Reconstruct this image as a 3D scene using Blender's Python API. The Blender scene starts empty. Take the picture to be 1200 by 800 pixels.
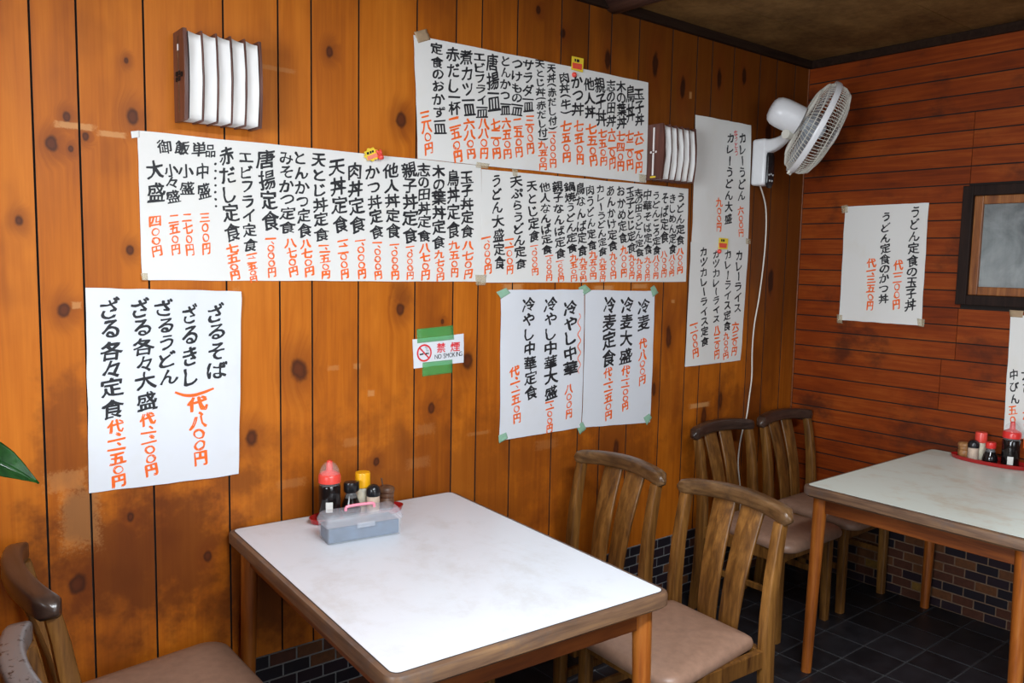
import bpy, bmesh, math, random
from mathutils import Vector, Matrix, noise
random.seed(7)
sc = bpy.context.scene
COL = sc.collection
PI = math.pi

# ------------------------------------------------------------------ camera
F_PX = 957.0
XW, YW, CZ, ZC = 3.66, 2.275, 1.478, 2.466
def cam_rows(yaw, pitch, roll):
    cy, sy, cp, sp = math.cos(yaw), math.sin(yaw), math.cos(pitch), math.sin(pitch)
    Fw = Vector((sy*cp, cy*cp, sp)); R = Vector((cy, -sy, 0)); U = R.cross(Fw)
    c, s = math.cos(roll), math.sin(roll)
    return R*c+U*s, U*c-R*s, Fw
CR, CU, CF = cam_rows(math.radians(39.0), math.radians(-5.64), math.radians(1.17))
cam = bpy.data.cameras.new('camera'); co = bpy.data.objects.new('camera', cam); COL.objects.link(co)
cam.sensor_width = 36; cam.lens = F_PX/1200*36; cam.clip_start = 0.02
m = Matrix.Identity(4)
for i in range(3):
    m[i][0], m[i][1], m[i][2] = CR[i], CU[i], -CF[i]
m[2][3] = CZ
co.matrix_world = m
sc.camera = co

# ------------------------------------------------------------------ world, exposure, window daylight
sc.view_settings.view_transform = 'Standard'; sc.view_settings.look = 'None'
sc.view_settings.exposure = 0.63; sc.view_settings.gamma = 1; sc.view_settings.use_curve_mapping = False
wd = bpy.data.worlds.new('sky'); sc.world = wd; wd.use_nodes = True
wd.node_tree.nodes['Background'].inputs[0].default_value = (0.75, 0.86, 1.0, 1)
wd.node_tree.nodes['Background'].inputs[1].default_value = 0.6
def daylight(name, loc, target, sx, sy, power, color):
    l = bpy.data.lights.new(name, 'AREA'); l.shape = 'RECTANGLE'; l.size = sx; l.size_y = sy
    l.energy = power; l.color = color
    o = bpy.data.objects.new(name, l); COL.objects.link(o); o.location = loc
    o.rotation_euler = (Vector(target)-Vector(loc)).to_track_quat('-Z', 'Z').to_euler()
    return o
XL, YB = -1.7, -2.1      # west wall (left, outside the picture) and the wall behind the camera
daylight('west_window_daylight', (XL-0.12, 0.25, 1.5), (XL+1, 0.25, 1.42), 2.1, 1.25, 125, (0.88, 0.94, 1.0))
daylight('south_window_daylight', (0.7, YB-0.12, 1.5), (0.7, YB+1, 1.45), 1.9, 1.2, 26, (0.86, 0.93, 1.0))

# ------------------------------------------------------------------ projection helpers: photo pixel -> point on a wall or a table
def ray(x, y): return CR*((x-600)/F_PX) - CU*((y-400)/F_PX) + CF
def on_y(x, y, Y=YW): d = ray(x, y); p = d*(Y/d.y); p.z += CZ; return p
def on_x(x, y, X=XW): d = ray(x, y); p = d*(X/d.x); p.z += CZ; return p

# ------------------------------------------------------------------ materials
def srgb(r, g, b):
    f = lambda c: (c/255/12.92) if c/255 <= .04045 else ((c/255+.055)/1.055)**2.4
    return (f(r), f(g), f(b), 1)
class NT:
    def __init__(s, name):
        s.mat = bpy.data.materials.new(name); s.mat.use_nodes = True
        s.t = s.mat.node_tree; s.b = s.t.nodes['Principled BSDF']
    def n(s, typ, **kw):
        nd = s.t.nodes.new(typ)
        for k, v in kw.items(): setattr(nd, k, v)
        return nd
    def link(s, a, b): s.t.links.new(a, b)
    def set(s, sock, v):
        if hasattr(v, 'is_output'): s.link(v, sock)
        else: sock.default_value = v
    def math(s, op, a, b=None, c=None, clamp=False):
        nd = s.n('ShaderNodeMath', operation=op, use_clamp=clamp); s.set(nd.inputs[0], a)
        if b is not None: s.set(nd.inputs[1], b)
        if c is not None: s.set(nd.inputs[2], c)
        return nd.outputs[0]
    def vec(s, op, a, b):
        nd = s.n('ShaderNodeVectorMath', operation=op); s.set(nd.inputs[0], a); s.set(nd.inputs[1], b)
        return nd.outputs[1] if op in ('DISTANCE', 'LENGTH', 'DOT_PRODUCT') else nd.outputs[0]
    def coord(s, kind='Object'): return s.n('ShaderNodeTexCoord').outputs[kind]
    def mapping(s, v, scale=(1, 1, 1), loc=(0, 0, 0)):
        nd = s.n('ShaderNodeMapping'); s.set(nd.inputs['Vector'], v); nd.inputs['Scale'].default_value = scale
        s.set(nd.inputs['Location'], loc); return nd.outputs[0]
    def noise(s, v, scale=5, detail=4, rough=.55, dist=0):
        nd = s.n('ShaderNodeTexNoise'); s.set(nd.inputs['Vector'], v); nd.inputs['Scale'].default_value = scale
        nd.inputs['Detail'].default_value = detail; nd.inputs['Roughness'].default_value = rough
        nd.inputs['Distortion'].default_value = dist; return nd.outputs[0]
    def ramp(s, f, stops, interp='LINEAR'):
        nd = s.n('ShaderNodeValToRGB'); s.set(nd.inputs[0], f); cr = nd.color_ramp; cr.interpolation = interp
        while len(cr.elements) < len(stops): cr.elements.new(.5)
        for e, (p, c) in zip(cr.elements, stops): e.position = p; e.color = c
        return nd.outputs[0]
    def smooth(s, v, a, b, lo=0., hi=1.):
        nd = s.n('ShaderNodeMapRange', interpolation_type='SMOOTHSTEP'); s.set(nd.inputs[0], v)
        nd.inputs[1].default_value = a; nd.inputs[2].default_value = b; nd.inputs[3].default_value = lo; nd.inputs[4].default_value = hi
        return nd.outputs[0]
    def mix(s, f, a, b, mode='MIX'):
        nd = s.n('ShaderNodeMix', data_type='RGBA', blend_type=mode)
        s.set(nd.inputs[0], f); s.set(nd.inputs[6], a); s.set(nd.inputs[7], b); return nd.outputs[2]
    def bump(s, h, strength=.2, dist=.002):
        nd = s.n('ShaderNodeBump'); nd.inputs['Strength'].default_value = strength; nd.inputs['Distance'].default_value = dist
        s.set(nd.inputs['Height'], h); s.link(nd.outputs[0], s.b.inputs['Normal'])
    def out(s, col=None, rough=.5, **kw):
        if col is not None: s.set(s.b.inputs['Base Color'], col)
        s.set(s.b.inputs['Roughness'], rough)
        for k, v in kw.items(): s.set(s.b.inputs[k], v)
        return s.mat

def plain(name, col, rough=.5, var=.06, **kw):
    k = NT(name); f = k.noise(k.coord(), 40, 3)
    lo = tuple(c*(1-var) for c in col[:3])+(1,); hi = tuple(min(1, c*(1+var)) for c in col[:3])+(1,)
    return k.out(k.ramp(f, [(.3, lo), (.7, hi)]), rough, **kw)

def wood(name, dark, mid, light, axis='Z', rough=.4, scale=1.0, wear=None, worn_amt=0.5, spec=.5):
    k = NT(name)
    oi = k.n('ShaderNodeObjectInfo').outputs['Random']
    cx = k.n('ShaderNodeCombineXYZ'); k.set(cx.inputs[0], k.math('MULTIPLY', oi, 17.3)); k.set(cx.inputs[1], k.math('MULTIPLY', oi, 5.1)); k.set(cx.inputs[2], k.math('MULTIPLY', oi, 9.7))
    v = k.vec('ADD', k.coord(), cx.outputs[0])
    s = {'X': (.07, 1, 1), 'Y': (1, .07, 1), 'Z': (1, 1, .07), 'H': (.07, .07, 1)}[axis]
    g = k.noise(k.mapping(v, s), 60*scale, 6, .6, .6)
    fine = k.noise(k.mapping(v, s), 260*scale, 3, .6)
    big = k.noise(v, 5, 3)
    f = k.math('ADD', k.math('MULTIPLY', g, .65), k.math('ADD', k.math('MULTIPLY', fine, .15), k.math('MULTIPLY', big, .25)))
    c = k.ramp(f, [(.36, dark), (.52, mid), (.68, light)])
    if wear is not None:
        w = k.smooth(k.noise(v, 9, 6, .7), .5, .66, 0, worn_amt)
        c = k.mix(w, c, wear)
    k.bump(g, .08, .001)
    return k.out(c, rough, **{'Specular IOR Level': spec})

# --- plank wall (vertical pine boards) with knots and old tape marks
KNOTS = [(.578,1.824,.014),(.428,1.805,.008),(.468,1.763,.007),(.393,1.738,.012),(.435,1.73,.006),(.318,1.55,.009),(.567,1.962,.006),
 (.565,1.485,.009),(1.128,2.081,.011),(1.374,1.914,.016),(1.026,1.142,.024),(.881,.953,.017),(1.375,1.315,.015),(1.647,1.13,.02),
 (.42,.626,.019),(.749,.63,.011),(.408,1.334,.013),(1.29,.826,.01),(2.283,2.248,.013),(2.554,2.276,.015),(2.728,2.207,.014),
 (2.969,2.282,.014),(3.145,2.316,.013),(2.963,.80,.016),(3.43,1.40,.02),(2.70,1.17,.016),(1.54,1.27,.006),(1.50,.98,.013),
 (2.05,2.30,.012),(1.19,2.36,.01),(1.93,2.36,.01),(3.35,2.09,.02),(.66,.92,.012),(2.40,.72,.014),(3.08,.86,.013),(2.62,.95,.01),(.55,.78,.009)]
WEAR = [(.445,1.786,.048,.009,1.),(.53,1.775,.035,.008,1.),(.968,2.005,.055,.007,.45),(.437,1.345,.012,.01,.8),(2.93,.852,.075,.012,1.),
 (2.78,2.185,.009,.016,.8),(.98,2.29,.03,.01,.8),(.43,.80,.05,.09,.45),(.40,.90,.05,.03,.45),(1.84,1.385,.05,.012,.9),(2.30,1.38,.06,.010,.9),(2.51,1.385,.05,.010,.8),
 (1.27,1.05,.014,.011,.7),(1.22,1.14,.014,.01,.5),(1.14,1.14,.02,.009,.4),(1.475,.91,.04,.02,.2),(1.70,.87,.05,.007,.3),(1.20,.90,.03,.015,.25),(2.72,1.32,.012,.008,.8),
 (.84,1.36,.012,.03,.4),(.70,1.42,.07,.008,.5),(1.45,.80,.05,.02,.2),(1.0,.80,.05,.015,.25),(2.02,.79,.06,.02,.2),(.9,1.415,.05,.008,.4)]
def plank_material():
    k = NT('knotty_pine_planks')
    P = k.coord(); sep = k.n('ShaderNodeSeparateXYZ'); k.link(P, sep.inputs[0])
    r = k.n('ShaderNodeAttribute', attribute_name='plank').outputs['Fac']
    off = k.n('ShaderNodeCombineXYZ'); k.set(off.inputs[0], k.math('MULTIPLY', r, 31.)); k.set(off.inputs[1], k.math('MULTIPLY', r, 7.)); k.set(off.inputs[2], k.math('MULTIPLY', r, 19.))
    wob = k.noise(P, 26, 3)
    pj = k.vec('ADD', P, k.vec('MULTIPLY', k.n('ShaderNodeTexNoise').outputs[1], (0, 0, 0)))
    core = None; halo = None
    flat = k.vec('MULTIPLY', P, (1., 0., .72)); flat2 = k.vec('MULTIPLY', P, (1., 0., .36))
    for (kx, kz, kr) in KNOTS:
        zs = .36 if kx > 2.2 else .72
        d = k.math('DIVIDE', k.vec('DISTANCE', flat2 if kx > 2.2 else flat, (kx, 0, kz*zs)), kr*(1.25 if kx > 2.2 else 1.2))
        core = d if core is None else k.math('MINIMUM', core, d)
    core = k.math('ADD', core, k.math('MULTIPLY', k.math('SUBTRACT', wob, .5), .9))
    kn = k.smooth(core, .55, 1.15, 1, 0)
    hal = k.smooth(core, .8, 3.6, 1, 0)
    pv = k.vec('ADD', k.vec('ADD', P, off.outputs[0]), k.n('ShaderNodeCombineXYZ').outputs[0])
    bend = k.n('ShaderNodeCombineXYZ'); k.set(bend.inputs[0], k.math('MULTIPLY', hal, .03))
    pv = k.vec('ADD', pv, bend.outputs[0])
    g1 = k.noise(k.mapping(pv, (1, 1, .045)), 26, 5, .6, 1.1)
    g2 = k.noise(k.mapping(pv, (1, 1, .03)), 170, 3, .6)
    big = k.noise(k.mapping(pv, (1, 1, .45)), 4.5, 3)
    f = k.math('ADD', k.math('MULTIPLY', g1, .5), k.math('ADD', k.math('MULTIPLY', g2, .18), k.math('MULTIPLY', big, .34)))
    f = k.math('ADD', f, k.math('MULTIPLY', k.math('SUBTRACT', r, .5), .12))
    c = k.ramp(f, [(.32, PL[0]), (.50, PL[1]), (.70, PL[2])])
    # smoke-darkened patches left by years of use
    st = k.smooth(k.noise(k.mapping(k.vec('ADD', P, (3.1, 0, .4)), (1, 1, .55)), 3.2, 4, .6), .52, .74, 0, .6)
    c = k.mix(st, c, PL[3])
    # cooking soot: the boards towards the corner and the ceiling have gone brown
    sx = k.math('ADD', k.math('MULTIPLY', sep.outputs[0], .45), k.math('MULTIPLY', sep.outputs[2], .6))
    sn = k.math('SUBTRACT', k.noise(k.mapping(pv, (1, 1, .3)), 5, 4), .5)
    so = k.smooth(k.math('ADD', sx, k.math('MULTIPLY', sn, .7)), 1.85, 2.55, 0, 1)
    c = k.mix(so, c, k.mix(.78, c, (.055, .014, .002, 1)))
    gr = None  # blotchy stains, plus shade on the low boards painted into the colour
    for (gx, gz, rx, rz, a) in GRIME_AND_SHADE:
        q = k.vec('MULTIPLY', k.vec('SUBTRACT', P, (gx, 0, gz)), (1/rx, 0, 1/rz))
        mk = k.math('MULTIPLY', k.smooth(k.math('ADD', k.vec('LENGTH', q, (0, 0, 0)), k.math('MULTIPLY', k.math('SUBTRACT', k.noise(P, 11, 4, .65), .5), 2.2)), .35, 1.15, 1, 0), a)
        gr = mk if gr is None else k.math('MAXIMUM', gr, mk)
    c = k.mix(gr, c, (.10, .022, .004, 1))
    c = k.mix(k.math('MULTIPLY', hal, .5), c, PL[3])
    kc = k.mix(k.smooth(core, .25, .75), (.085, .020, .006, 1), (.035, .009, .004, 1))
    c = k.mix(k.math('MULTIPLY', kn, .9), c, k.mix(k.math('MULTIPLY', so, .8), kc, (.008, .003, .002, 1)))
    # rubbed and torn varnish, old tape marks
    edge = k.noise(P, 120, 4, .7)
    wm = None
    for (wx, wz, hx, hz, a) in WEAR:
        q = k.vec('ABSOLUTE', k.vec('SUBTRACT', P, (wx, 0, wz)), (0, 0, 0))
        q = k.vec('MULTIPLY', q, (1/hx, 0, 1/hz)); sp = k.n('ShaderNodeSeparateXYZ'); k.link(q, sp.inputs[0])
        dd = k.math('MAXIMUM', sp.outputs[0], sp.outputs[2])
        mk = k.math('MULTIPLY', k.smooth(k.math('ADD', dd, k.math('MULTIPLY', k.math('SUBTRACT', edge, .5), 1.6 if a < .7 else .9)), .6, 1.1, 1, 0), a)
        wm = mk if wm is None else k.math('MAXIMUM', wm, mk)
    c = k.mix(k.math('MULTIPLY', wm, .6), c, PL[5])
    k.bump(k.math('ADD', g1, k.math('MULTIPLY', g2, .3)), .12, .0015)
    return k.out(c, k.math('ADD', .42, k.math('MULTIPLY', big, .16)), **{'Specular IOR Level': .22})
GRIME_AND_SHADE = [(1.5,.72,1.1,.30,.42),(2.5,.9,.5,.2,.3),(.60,.66,.36,.26,.75),(.43,.80,.07,.13,.8),(.84,.83,.10,.07,.6),(1.0,.5,.4,.2,.7),(1.7,.75,.5,.14,.45),(2.4,.72,.3,.2,.5),(3.2,.7,.35,.3,.55),(1.38,1.36,.05,.06,.5),(.40,1.0,.08,.2,.5)]
PL = [(.30,.070,.005,1), (.44,.115,.006,1), (.56,.165,.012,1), (.15,.030,.004,1), (.06,.016,.007,1), (.62,.32,.12,1)]
M = {}
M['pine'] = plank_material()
def board_material():
    k = NT('red_brown_board'); P = k.coord()
    r = k.n('ShaderNodeAttribute', attribute_name='plank').outputs['Fac']
    off = k.n('ShaderNodeCombineXYZ'); k.set(off.inputs[1], k.math('MULTIPLY', r, 23.)); k.set(off.inputs[2], k.math('MULTIPLY', r, 11.))
    pv = k.vec('ADD', P, off.outputs[0])
    g1 = k.noise(k.mapping(pv, (1, .05, 1)), 70, 5, .6, .8)
    big = k.noise(k.mapping(pv, (1, .4, 1)), 7, 4, .6)
    f = k.math('ADD', k.math('MULTIPLY', g1, .5), k.math('MULTIPLY', big, .5))
    f = k.math('ADD', f, k.math('MULTIPLY', k.math('SUBTRACT', r, .5), .10))
    c = k.ramp(f, [(.30, (.12,.018,.003,1)), (.50, (.22,.036,.004,1)), (.70, (.32,.070,.009,1))])
    st = k.smooth(k.noise(k.mapping(P, (1, .7, 1)), 4.5, 5, .65), .50, .69, 0, .8)
    c = k.mix(st, c, (.06, .014, .006, 1))
    k.bump(g1, .1, .001)
    return k.out(c, .45, **{'Specular IOR Level': .2})
M['board'] = board_material()
M['gap'] = plain('dark_gap', (.012, .007, .005, 1), .9)
M['trim_dark'] = wood('dark_stained_trim', (.012,.006,.004,1), (.022,.011,.007,1), (.03,.016,.009,1), 'X', .7, spec=.08)
def ceiling_material():
    k = NT('smoke_stained_ceiling_board'); P = k.coord()
    a = k.noise(P, 3.5, 6, .65); b = k.noise(P, 30, 4, .7)
    c = k.ramp(k.math('ADD', k.math('MULTIPLY', a, .7), k.math('MULTIPLY', b, .3)), [(.36, (.075,.034,.010,1)), (.5, (.17,.088,.026,1)), (.66, (.28,.155,.05,1))])
    return k.out(c, .7, **{'Specular IOR Level': .2})
M['ceiling'] = ceiling_material()
def brick_material():
    k = NT('glazed_brick_tiles')
    r = k.n('ShaderNodeAttribute', attribute_name='tone').outputs['Fac']
    c = k.ramp(r, [(0, (.012,.012,.02,1)), (.34, (.022,.014,.022,1)), (.46, (.10,.035,.02,1)), (.62, (.17,.065,.025,1)), (.78, (.20,.08,.022,1)), (.90, (.28,.15,.03,1)), (.955, (.45,.44,.39,1))], 'CONSTANT')
    n = k.noise(k.coord(), 70, 4)
    c = k.mix(k.math('MULTIPLY', n, .75), c, (.02, .012, .010, 1))
    k.bump(n, .2, .001)
    return k.out(c, .3)
M['brick'] = brick_material()
M['mortar'] = plain('grey_mortar', (.17, .17, .17, 1), .9, .2); M['mortar_tan'] = plain('tan_mortar', (.17, .105, .065, 1), .9, .2)
def slate_material():
    k = NT('dark_slate_tile'); n = k.noise(k.coord(), 14, 6, .65)
    r = k.n('ShaderNodeAttribute', attribute_name='tone').outputs['Fac']
    c = k.ramp(k.math('ADD', n, k.math('MULTIPLY', k.math('SUBTRACT', r, .5), .2)), [(.35, (.007,.007,.009,1)), (.65, (.019,.019,.023,1))])
    k.bump(n, .25, .003); return k.out(c, .42)
M['slate'] = slate_material()
M['grout'] = plain('grey_floor_grout', (.035, .035, .037, 1), .9, .2)
M['plaster'] = plain('brown_plaster', (.16, .12, .08, 1), .9)
def paper_material(name, col):
    k = NT(name); P = k.coord(); n = k.noise(P, 9, 5, .6); w = k.noise(P, 45, 3)
    c = k.mix(k.smooth(n, .5, .75, 0, .35), col, tuple(a*b for a, b in zip(col[:3], (.93, .90, .82)))+(1,))
    k.bump(k.math('ADD', n, k.math('MULTIPLY', w, .25)), .25, .004)
    return k.out(c, .75, **{'Specular IOR Level': .2})
M['paper'] = paper_material('white_menu_paper', (.75, .745, .715, 1))
M['paper_new'] = paper_material('fresh_white_paper', (.70, .725, .765, 1))
M['ink'] = plain('black_brush_ink', (.012, .013, .016, 1), .6)
M['orange'] = plain('orange_brush_ink', (.88, .135, .008, 1), .6, .10)
M['red_ink'] = plain('red_print', (.70, .03, .04, 1), .5)
def tape_material(name, col, alpha, rough=.3):
    k = NT(name); n = k.noise(k.coord(), 60, 3)
    return k.out(k.ramp(n, [(.3, tuple(c*.85 for c in col[:3])+(1,)), (.7, col)]), rough, Alpha=alpha)
M['tape_clear'] = tape_material('yellowed_clear_tape', (.72, .62, .42, 1), .35)
M['tape_kraft'] = tape_material('brown_paper_tape', (.42, .29, .17, 1), 1., .6)
M['tape_mint'] = tape_material('pale_green_tape', (.42, .74, .52, 1), .5)
M['tape_green'] = tape_material('green_masking_tape', (.08, .55, .15, 1), .38)
M['chair'] = wood('worn_walnut_chair_wood', (.05,.018,.004,1), (.145,.060,.012,1), (.28,.125,.028,1), 'Z', .38, .8)
M['crest'] = wood('worn_crest_wood', (.045,.022,.009,1), (.115,.058,.022,1), (.20,.11,.046,1), 'Y', .30, .8, (.04,.022,.014,1), .7)
M['crest_dark'] = wood('dark_crest_wood', (.02,.012,.01,1), (.045,.027,.02,1), (.075,.045,.032,1), 'Y', .28, .8)
def speckled():
    k = NT('speckled_worn_crest'); P = k.coord()
    n = k.noise(P, 55, 4, .7); c = k.mix(k.smooth(n, .58, .63), (.13, .125, .125, 1), (.012, .01, .009, 1)); return k.out(c, .35)
M['crest_speckled'] = speckled()
M['vinyl'] = plain('taupe_vinyl', (.28, .165, .112, 1), .42, .12)
M['table_leg'] = wood('orange_table_leg', (.15,.037,.005,1), (.29,.078,.010,1), (.40,.135,.022,1), 'Z', .35, .8)
M['apron'] = wood('orange_apron_wood', (.08,.019,.004,1), (.155,.038,.006,1), (.22,.062,.010,1), 'X', .4, .8)
M['apron_y'] = wood('orange_apron_wood_long', (.08,.019,.004,1), (.155,.038,.006,1), (.22,.062,.010,1), 'Y', .4, .8)
M['edge'] = wood('worn_table_edge', (.065,.036,.022,1), (.145,.080,.046,1), (.25,.14,.065,1), 'H', .4, .9, (.10,.075,.066,1), .7)
M['line'] = plain('dark_edge_line', (.03, .026, .026, 1), .5)
def laminate(name, base, stain, amt):
    k = NT(name); P = k.coord()
    n = k.noise(k.mapping(P, (1, .6, 1)), 5, 7, .66, .5); n2 = k.noise(P, 18, 5, .7)
    c = k.mix(k.smooth(k.math('ADD', k.math('MULTIPLY', n, .7), k.math('MULTIPLY', n2, .3)), .48, .68, 0, amt), base, stain)
    return k.out(c, .3, **{'Specular IOR Level': .5})
M['lam_white'] = laminate('white_marbled_laminate', (.70, .745, .80, 1), (.55, .55, .545, 1), .6)
M['lam_grey'] = laminate('grey_green_marbled_laminate', (.76, .84, .76, 1), (.62, .56, .42, 1), .8)
M['fan_white'] = plain('white_fan_plastic', (.78, .78, .79, 1), .3, .02)
M['fan_wire'] = plain('cream_fan_wire', (.70, .68, .60, 1), .35, .03)
k = NT('pale_fan_blade'); M['blade'] = k.out((.62, .68, .74, 1), .2, Alpha=.65)
M['black'] = plain('black_plastic', (.012, .012, .014, 1), .25)
M['button'] = plain('grey_button', (.5, .5, .5, 1), .4)
M['cord'] = plain('cream_cord', (.72, .68, .60, 1), .45, .03)
M['lamp_wood'] = wood('brown_lamp_frame', (.05,.018,.012,1), (.10,.036,.025,1), (.16,.06,.04,1), 'Z', .4)
M['shade'] = paper_material('white_shade_paper', (.78, .77, .75, 1))
def glass_pane():
    k = NT('misted_window_glass'); P = k.coord(); n = k.noise(P, 6, 5, .6, .6)
    st = k.noise(k.mapping(P, (1, 1, .1)), 40, 3)
    c = k.ramp(k.math('ADD', k.math('MULTIPLY', n, .8), k.math('MULTIPLY', st, .2)), [(.35, (.12, .14, .145, 1)), (.65, (.30, .33, .33, 1))])
    return k.out(c, k.math('MULTIPLY', n, .35))
M['pane'] = glass_pane()
M['sash'] = wood('orange_sash_wood', (.11,.03,.008,1), (.24,.075,.015,1), (.38,.15,.04,1), 'Z', .45)
M['frame_dark'] = wood('soot_dark_frame', (.010,.006,.005,1), (.02,.012,.01,1), (.03,.016,.012,1), 'Z', .6, spec=.12)
M['cap_red'] = plain('red_cap_plastic', (.70, .035, .03, 1), .3, .04)
M['cap_coral'] = plain('coral_cap_plastic', (.78, .07, .05, 1), .3, .04)
M['cap_yellow'] = plain('yellow_cap_plastic', (.88, .43, .006, 1), .35, .04)
M['tray_red'] = plain('red_lacquer_tray', (.36, .012, .012, 1), .25, .05)
M['soy'] = plain('dark_soy_sauce', (.008, .006, .006, 1), .12)
k = NT('clear_bottle_plastic'); M['clear'] = k.out((.9, .92, .93, 1), .08, Alpha=.12)
k = NT('frosted_box_plastic'); M['frost'] = k.out((.70, .76, .84, 1), .3, Alpha=.26)
k = NT('frosted_lid_plastic'); M['frost_lid'] = k.out((.66, .69, .75, 1), .3, Alpha=.26)
M['box_fill'] = plain('blue_grey_packets', (.055, .095, .16, 1), .6, .3)
M['pink'] = plain('pink_handle_plastic', (.85, .28, .38, 1), .35, .04)
M['pepper'] = plain('beige_pepper', (.55, .40, .28, 1), .7, .2)
M['spice'] = plain('pale_spice_label', (.62, .56, .40, 1), .6, .3)
M['jar_wood'] = wood('brown_turned_jar', (.05,.022,.012,1), (.11,.05,.026,1), (.18,.09,.045,1), 'Z', .45)
M['jar_bamboo'] = wood('tan_turned_jar', (.2,.09,.03,1), (.36,.17,.06,1), (.48,.26,.11,1), 'Z', .45)
M['label_white'] = plain('white_label', (.72, .72, .68, 1), .6)
M['sticker_yellow'] = plain('yellow_card', (.85, .62, .04, 1), .5, .08)
M['sticker_red'] = plain('red_card', (.80, .09, .05, 1), .5, .08)
M['sticker_pink'] = plain('salmon_card', (.85, .26, .16, 1), .5, .08)
M['leaf'] = None
def leaf_material():
    k = NT('glossy_green_leaf'); P = k.coord(); n = k.noise(P, 30, 4)
    return k.out(k.ramp(n, [(.35, (.005, .032, .006, 1)), (.65, (.02, .10, .016, 1))]), .25)
M['leaf'] = leaf_material()
M['stem'] = plain('green_stem', (.05, .12, .03, 1), .5)
M['terracotta'] = plain('brown_pot', (.18, .08, .045, 1), .7)
M['soil'] = plain('dark_soil', (.02, .014, .01, 1), .95, .3)
M['log'] = wood('dark_round_log', (.03,.012,.008,1), (.07,.03,.02,1), (.12,.055,.035,1), 'Y', .5)

# ------------------------------------------------------------------ mesh helpers
def link(name, bm, mat, parent=None, smooth=False, loc=None):
    me = bpy.data.meshes.new(name)
    if loc is not None: bmesh.ops.translate(bm, verts=bm.verts, vec=-Vector(loc))
    bm.to_mesh(me); bm.free()
    if smooth:
        for p in me.polygons: p.use_smooth = True
    o = bpy.data.objects.new(name, me); COL.objects.link(o)
    if mat is not None: me.materials.append(mat)
    if loc is not None: o.location = loc
    if parent is not None: o.parent = parent
    return o
def auto(o, ang=35):
    me = o.data
    for p in me.polygons: p.use_smooth = True
    me.set_sharp_from_angle(angle=math.radians(ang)); return o
def tag(o, label, cat, group=None):
    o['label'] = label; o['category'] = cat
    if group: o['group'] = group
    return o
def struct(o): o['kind'] = 'structure'; return o
def empty(name, loc=(0, 0, 0), rz=0., label=None, cat=None, group=None):
    o = bpy.data.objects.new(name, None); COL.objects.link(o); o.location = loc; o.rotation_euler = (0, 0, rz); o.empty_display_size = .05
    if label: tag(o, label, cat, group)
    return o
def box(bm, lo, hi, bev=0., seg=2):
    g = bmesh.ops.create_cube(bm, size=1.)['verts']
    c = [(a+b)/2 for a, b in zip(lo, hi)]; s = [b-a for a, b in zip(lo, hi)]
    for v in g: v.co = Vector([v.co[i]*s[i]+c[i] for i in range(3)])
    if bev > 0:
        es = list({e for v in g for e in v.link_edges})
        bmesh.ops.bevel(bm, geom=es, offset=bev, segments=seg, profile=.5, affect='EDGES')
    return bm
def boxm(lo, hi, bev=0., seg=2): return box(bmesh.new(), lo, hi, bev, seg)
def loft(bm, rings, closed=True, caps=True):
    vr = [[bm.verts.new(p) for p in r] for r in rings]; n = len(vr[0])
    for a, b in zip(vr, vr[1:]):
        for i in range(n if closed else n-1):
            j = (i+1) % n; bm.faces.new((a[i], a[j], b[j], b[i]))
    if caps and closed:
        bm.faces.new(list(reversed(vr[0]))); bm.faces.new(vr[-1])
    return bm
def rrect(w, h, r, seg=3):
    pts = []
    r = min(r, w/2*.999, h/2*.999)
    for (cx, cy, a0) in ((w/2-r, h/2-r, 0), (-w/2+r, h/2-r, 90), (-w/2+r, -h/2+r, 180), (w/2-r, -h/2+r, 270)):
        for k in range(seg+1):
            a = math.radians(a0+90*k/seg); pts.append((cx+r*math.cos(a), cy+r*math.sin(a)))
    return pts
def lathe(bm, prof, c=(0, 0, 0), n=24, axis='Z', closed_ends=True):
    rings = []
    for (r, z) in prof:
        ring = []
        for k in range(n):
            a = 2*PI*k/n
            ring.append((c[0]+r*math.cos(a), c[1]+r*math.sin(a), c[2]+z))
        rings.append(ring)
    return loft(bm, rings, True, closed_ends)
def tube(bm, pts, r, n=8, caps=True):
    pts = [Vector(p) for p in pts]; rings = []; up = None
    rr = r if isinstance(r, (list, tuple)) else [r]*len(pts)
    for i, p in enumerate(pts):
        t = (pts[min(i+1, len(pts)-1)]-pts[max(i-1, 0)]).normalized()
        if up is None:
            up = Vector((0, 0, 1)) if abs(t.z) < .9 else Vector((1, 0, 0))
        a = t.cross(up).normalized(); up = a.cross(t).normalized()
        rings.append([p+(a*math.cos(2*PI*k/n)+up*math.sin(2*PI*k/n))*rr[i] for k in range(n)])
    return loft(bm, rings, True, caps)
def smooth_path(pts, sub=6):
    pts = [Vector(p) for p in pts]; out = []
    for i in range(len(pts)-1):
        p0, p1, p2, p3 = pts[max(i-1, 0)], pts[i], pts[i+1], pts[min(i+2, len(pts)-1)]
        for s in range(sub):
            t = s/sub
            out.append(.5*((2*p1)+(p2-p0)*t+(2*p0-5*p1+4*p2-p3)*t*t+(3*p1-p0-3*p2+p3)*t**3))
    out.append(pts[-1]); return out
def face_attr(o, name, vals):
    a = o.data.attributes.new(name, 'FLOAT', 'FACE')
    a.data.foreach_set('value', vals)

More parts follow.
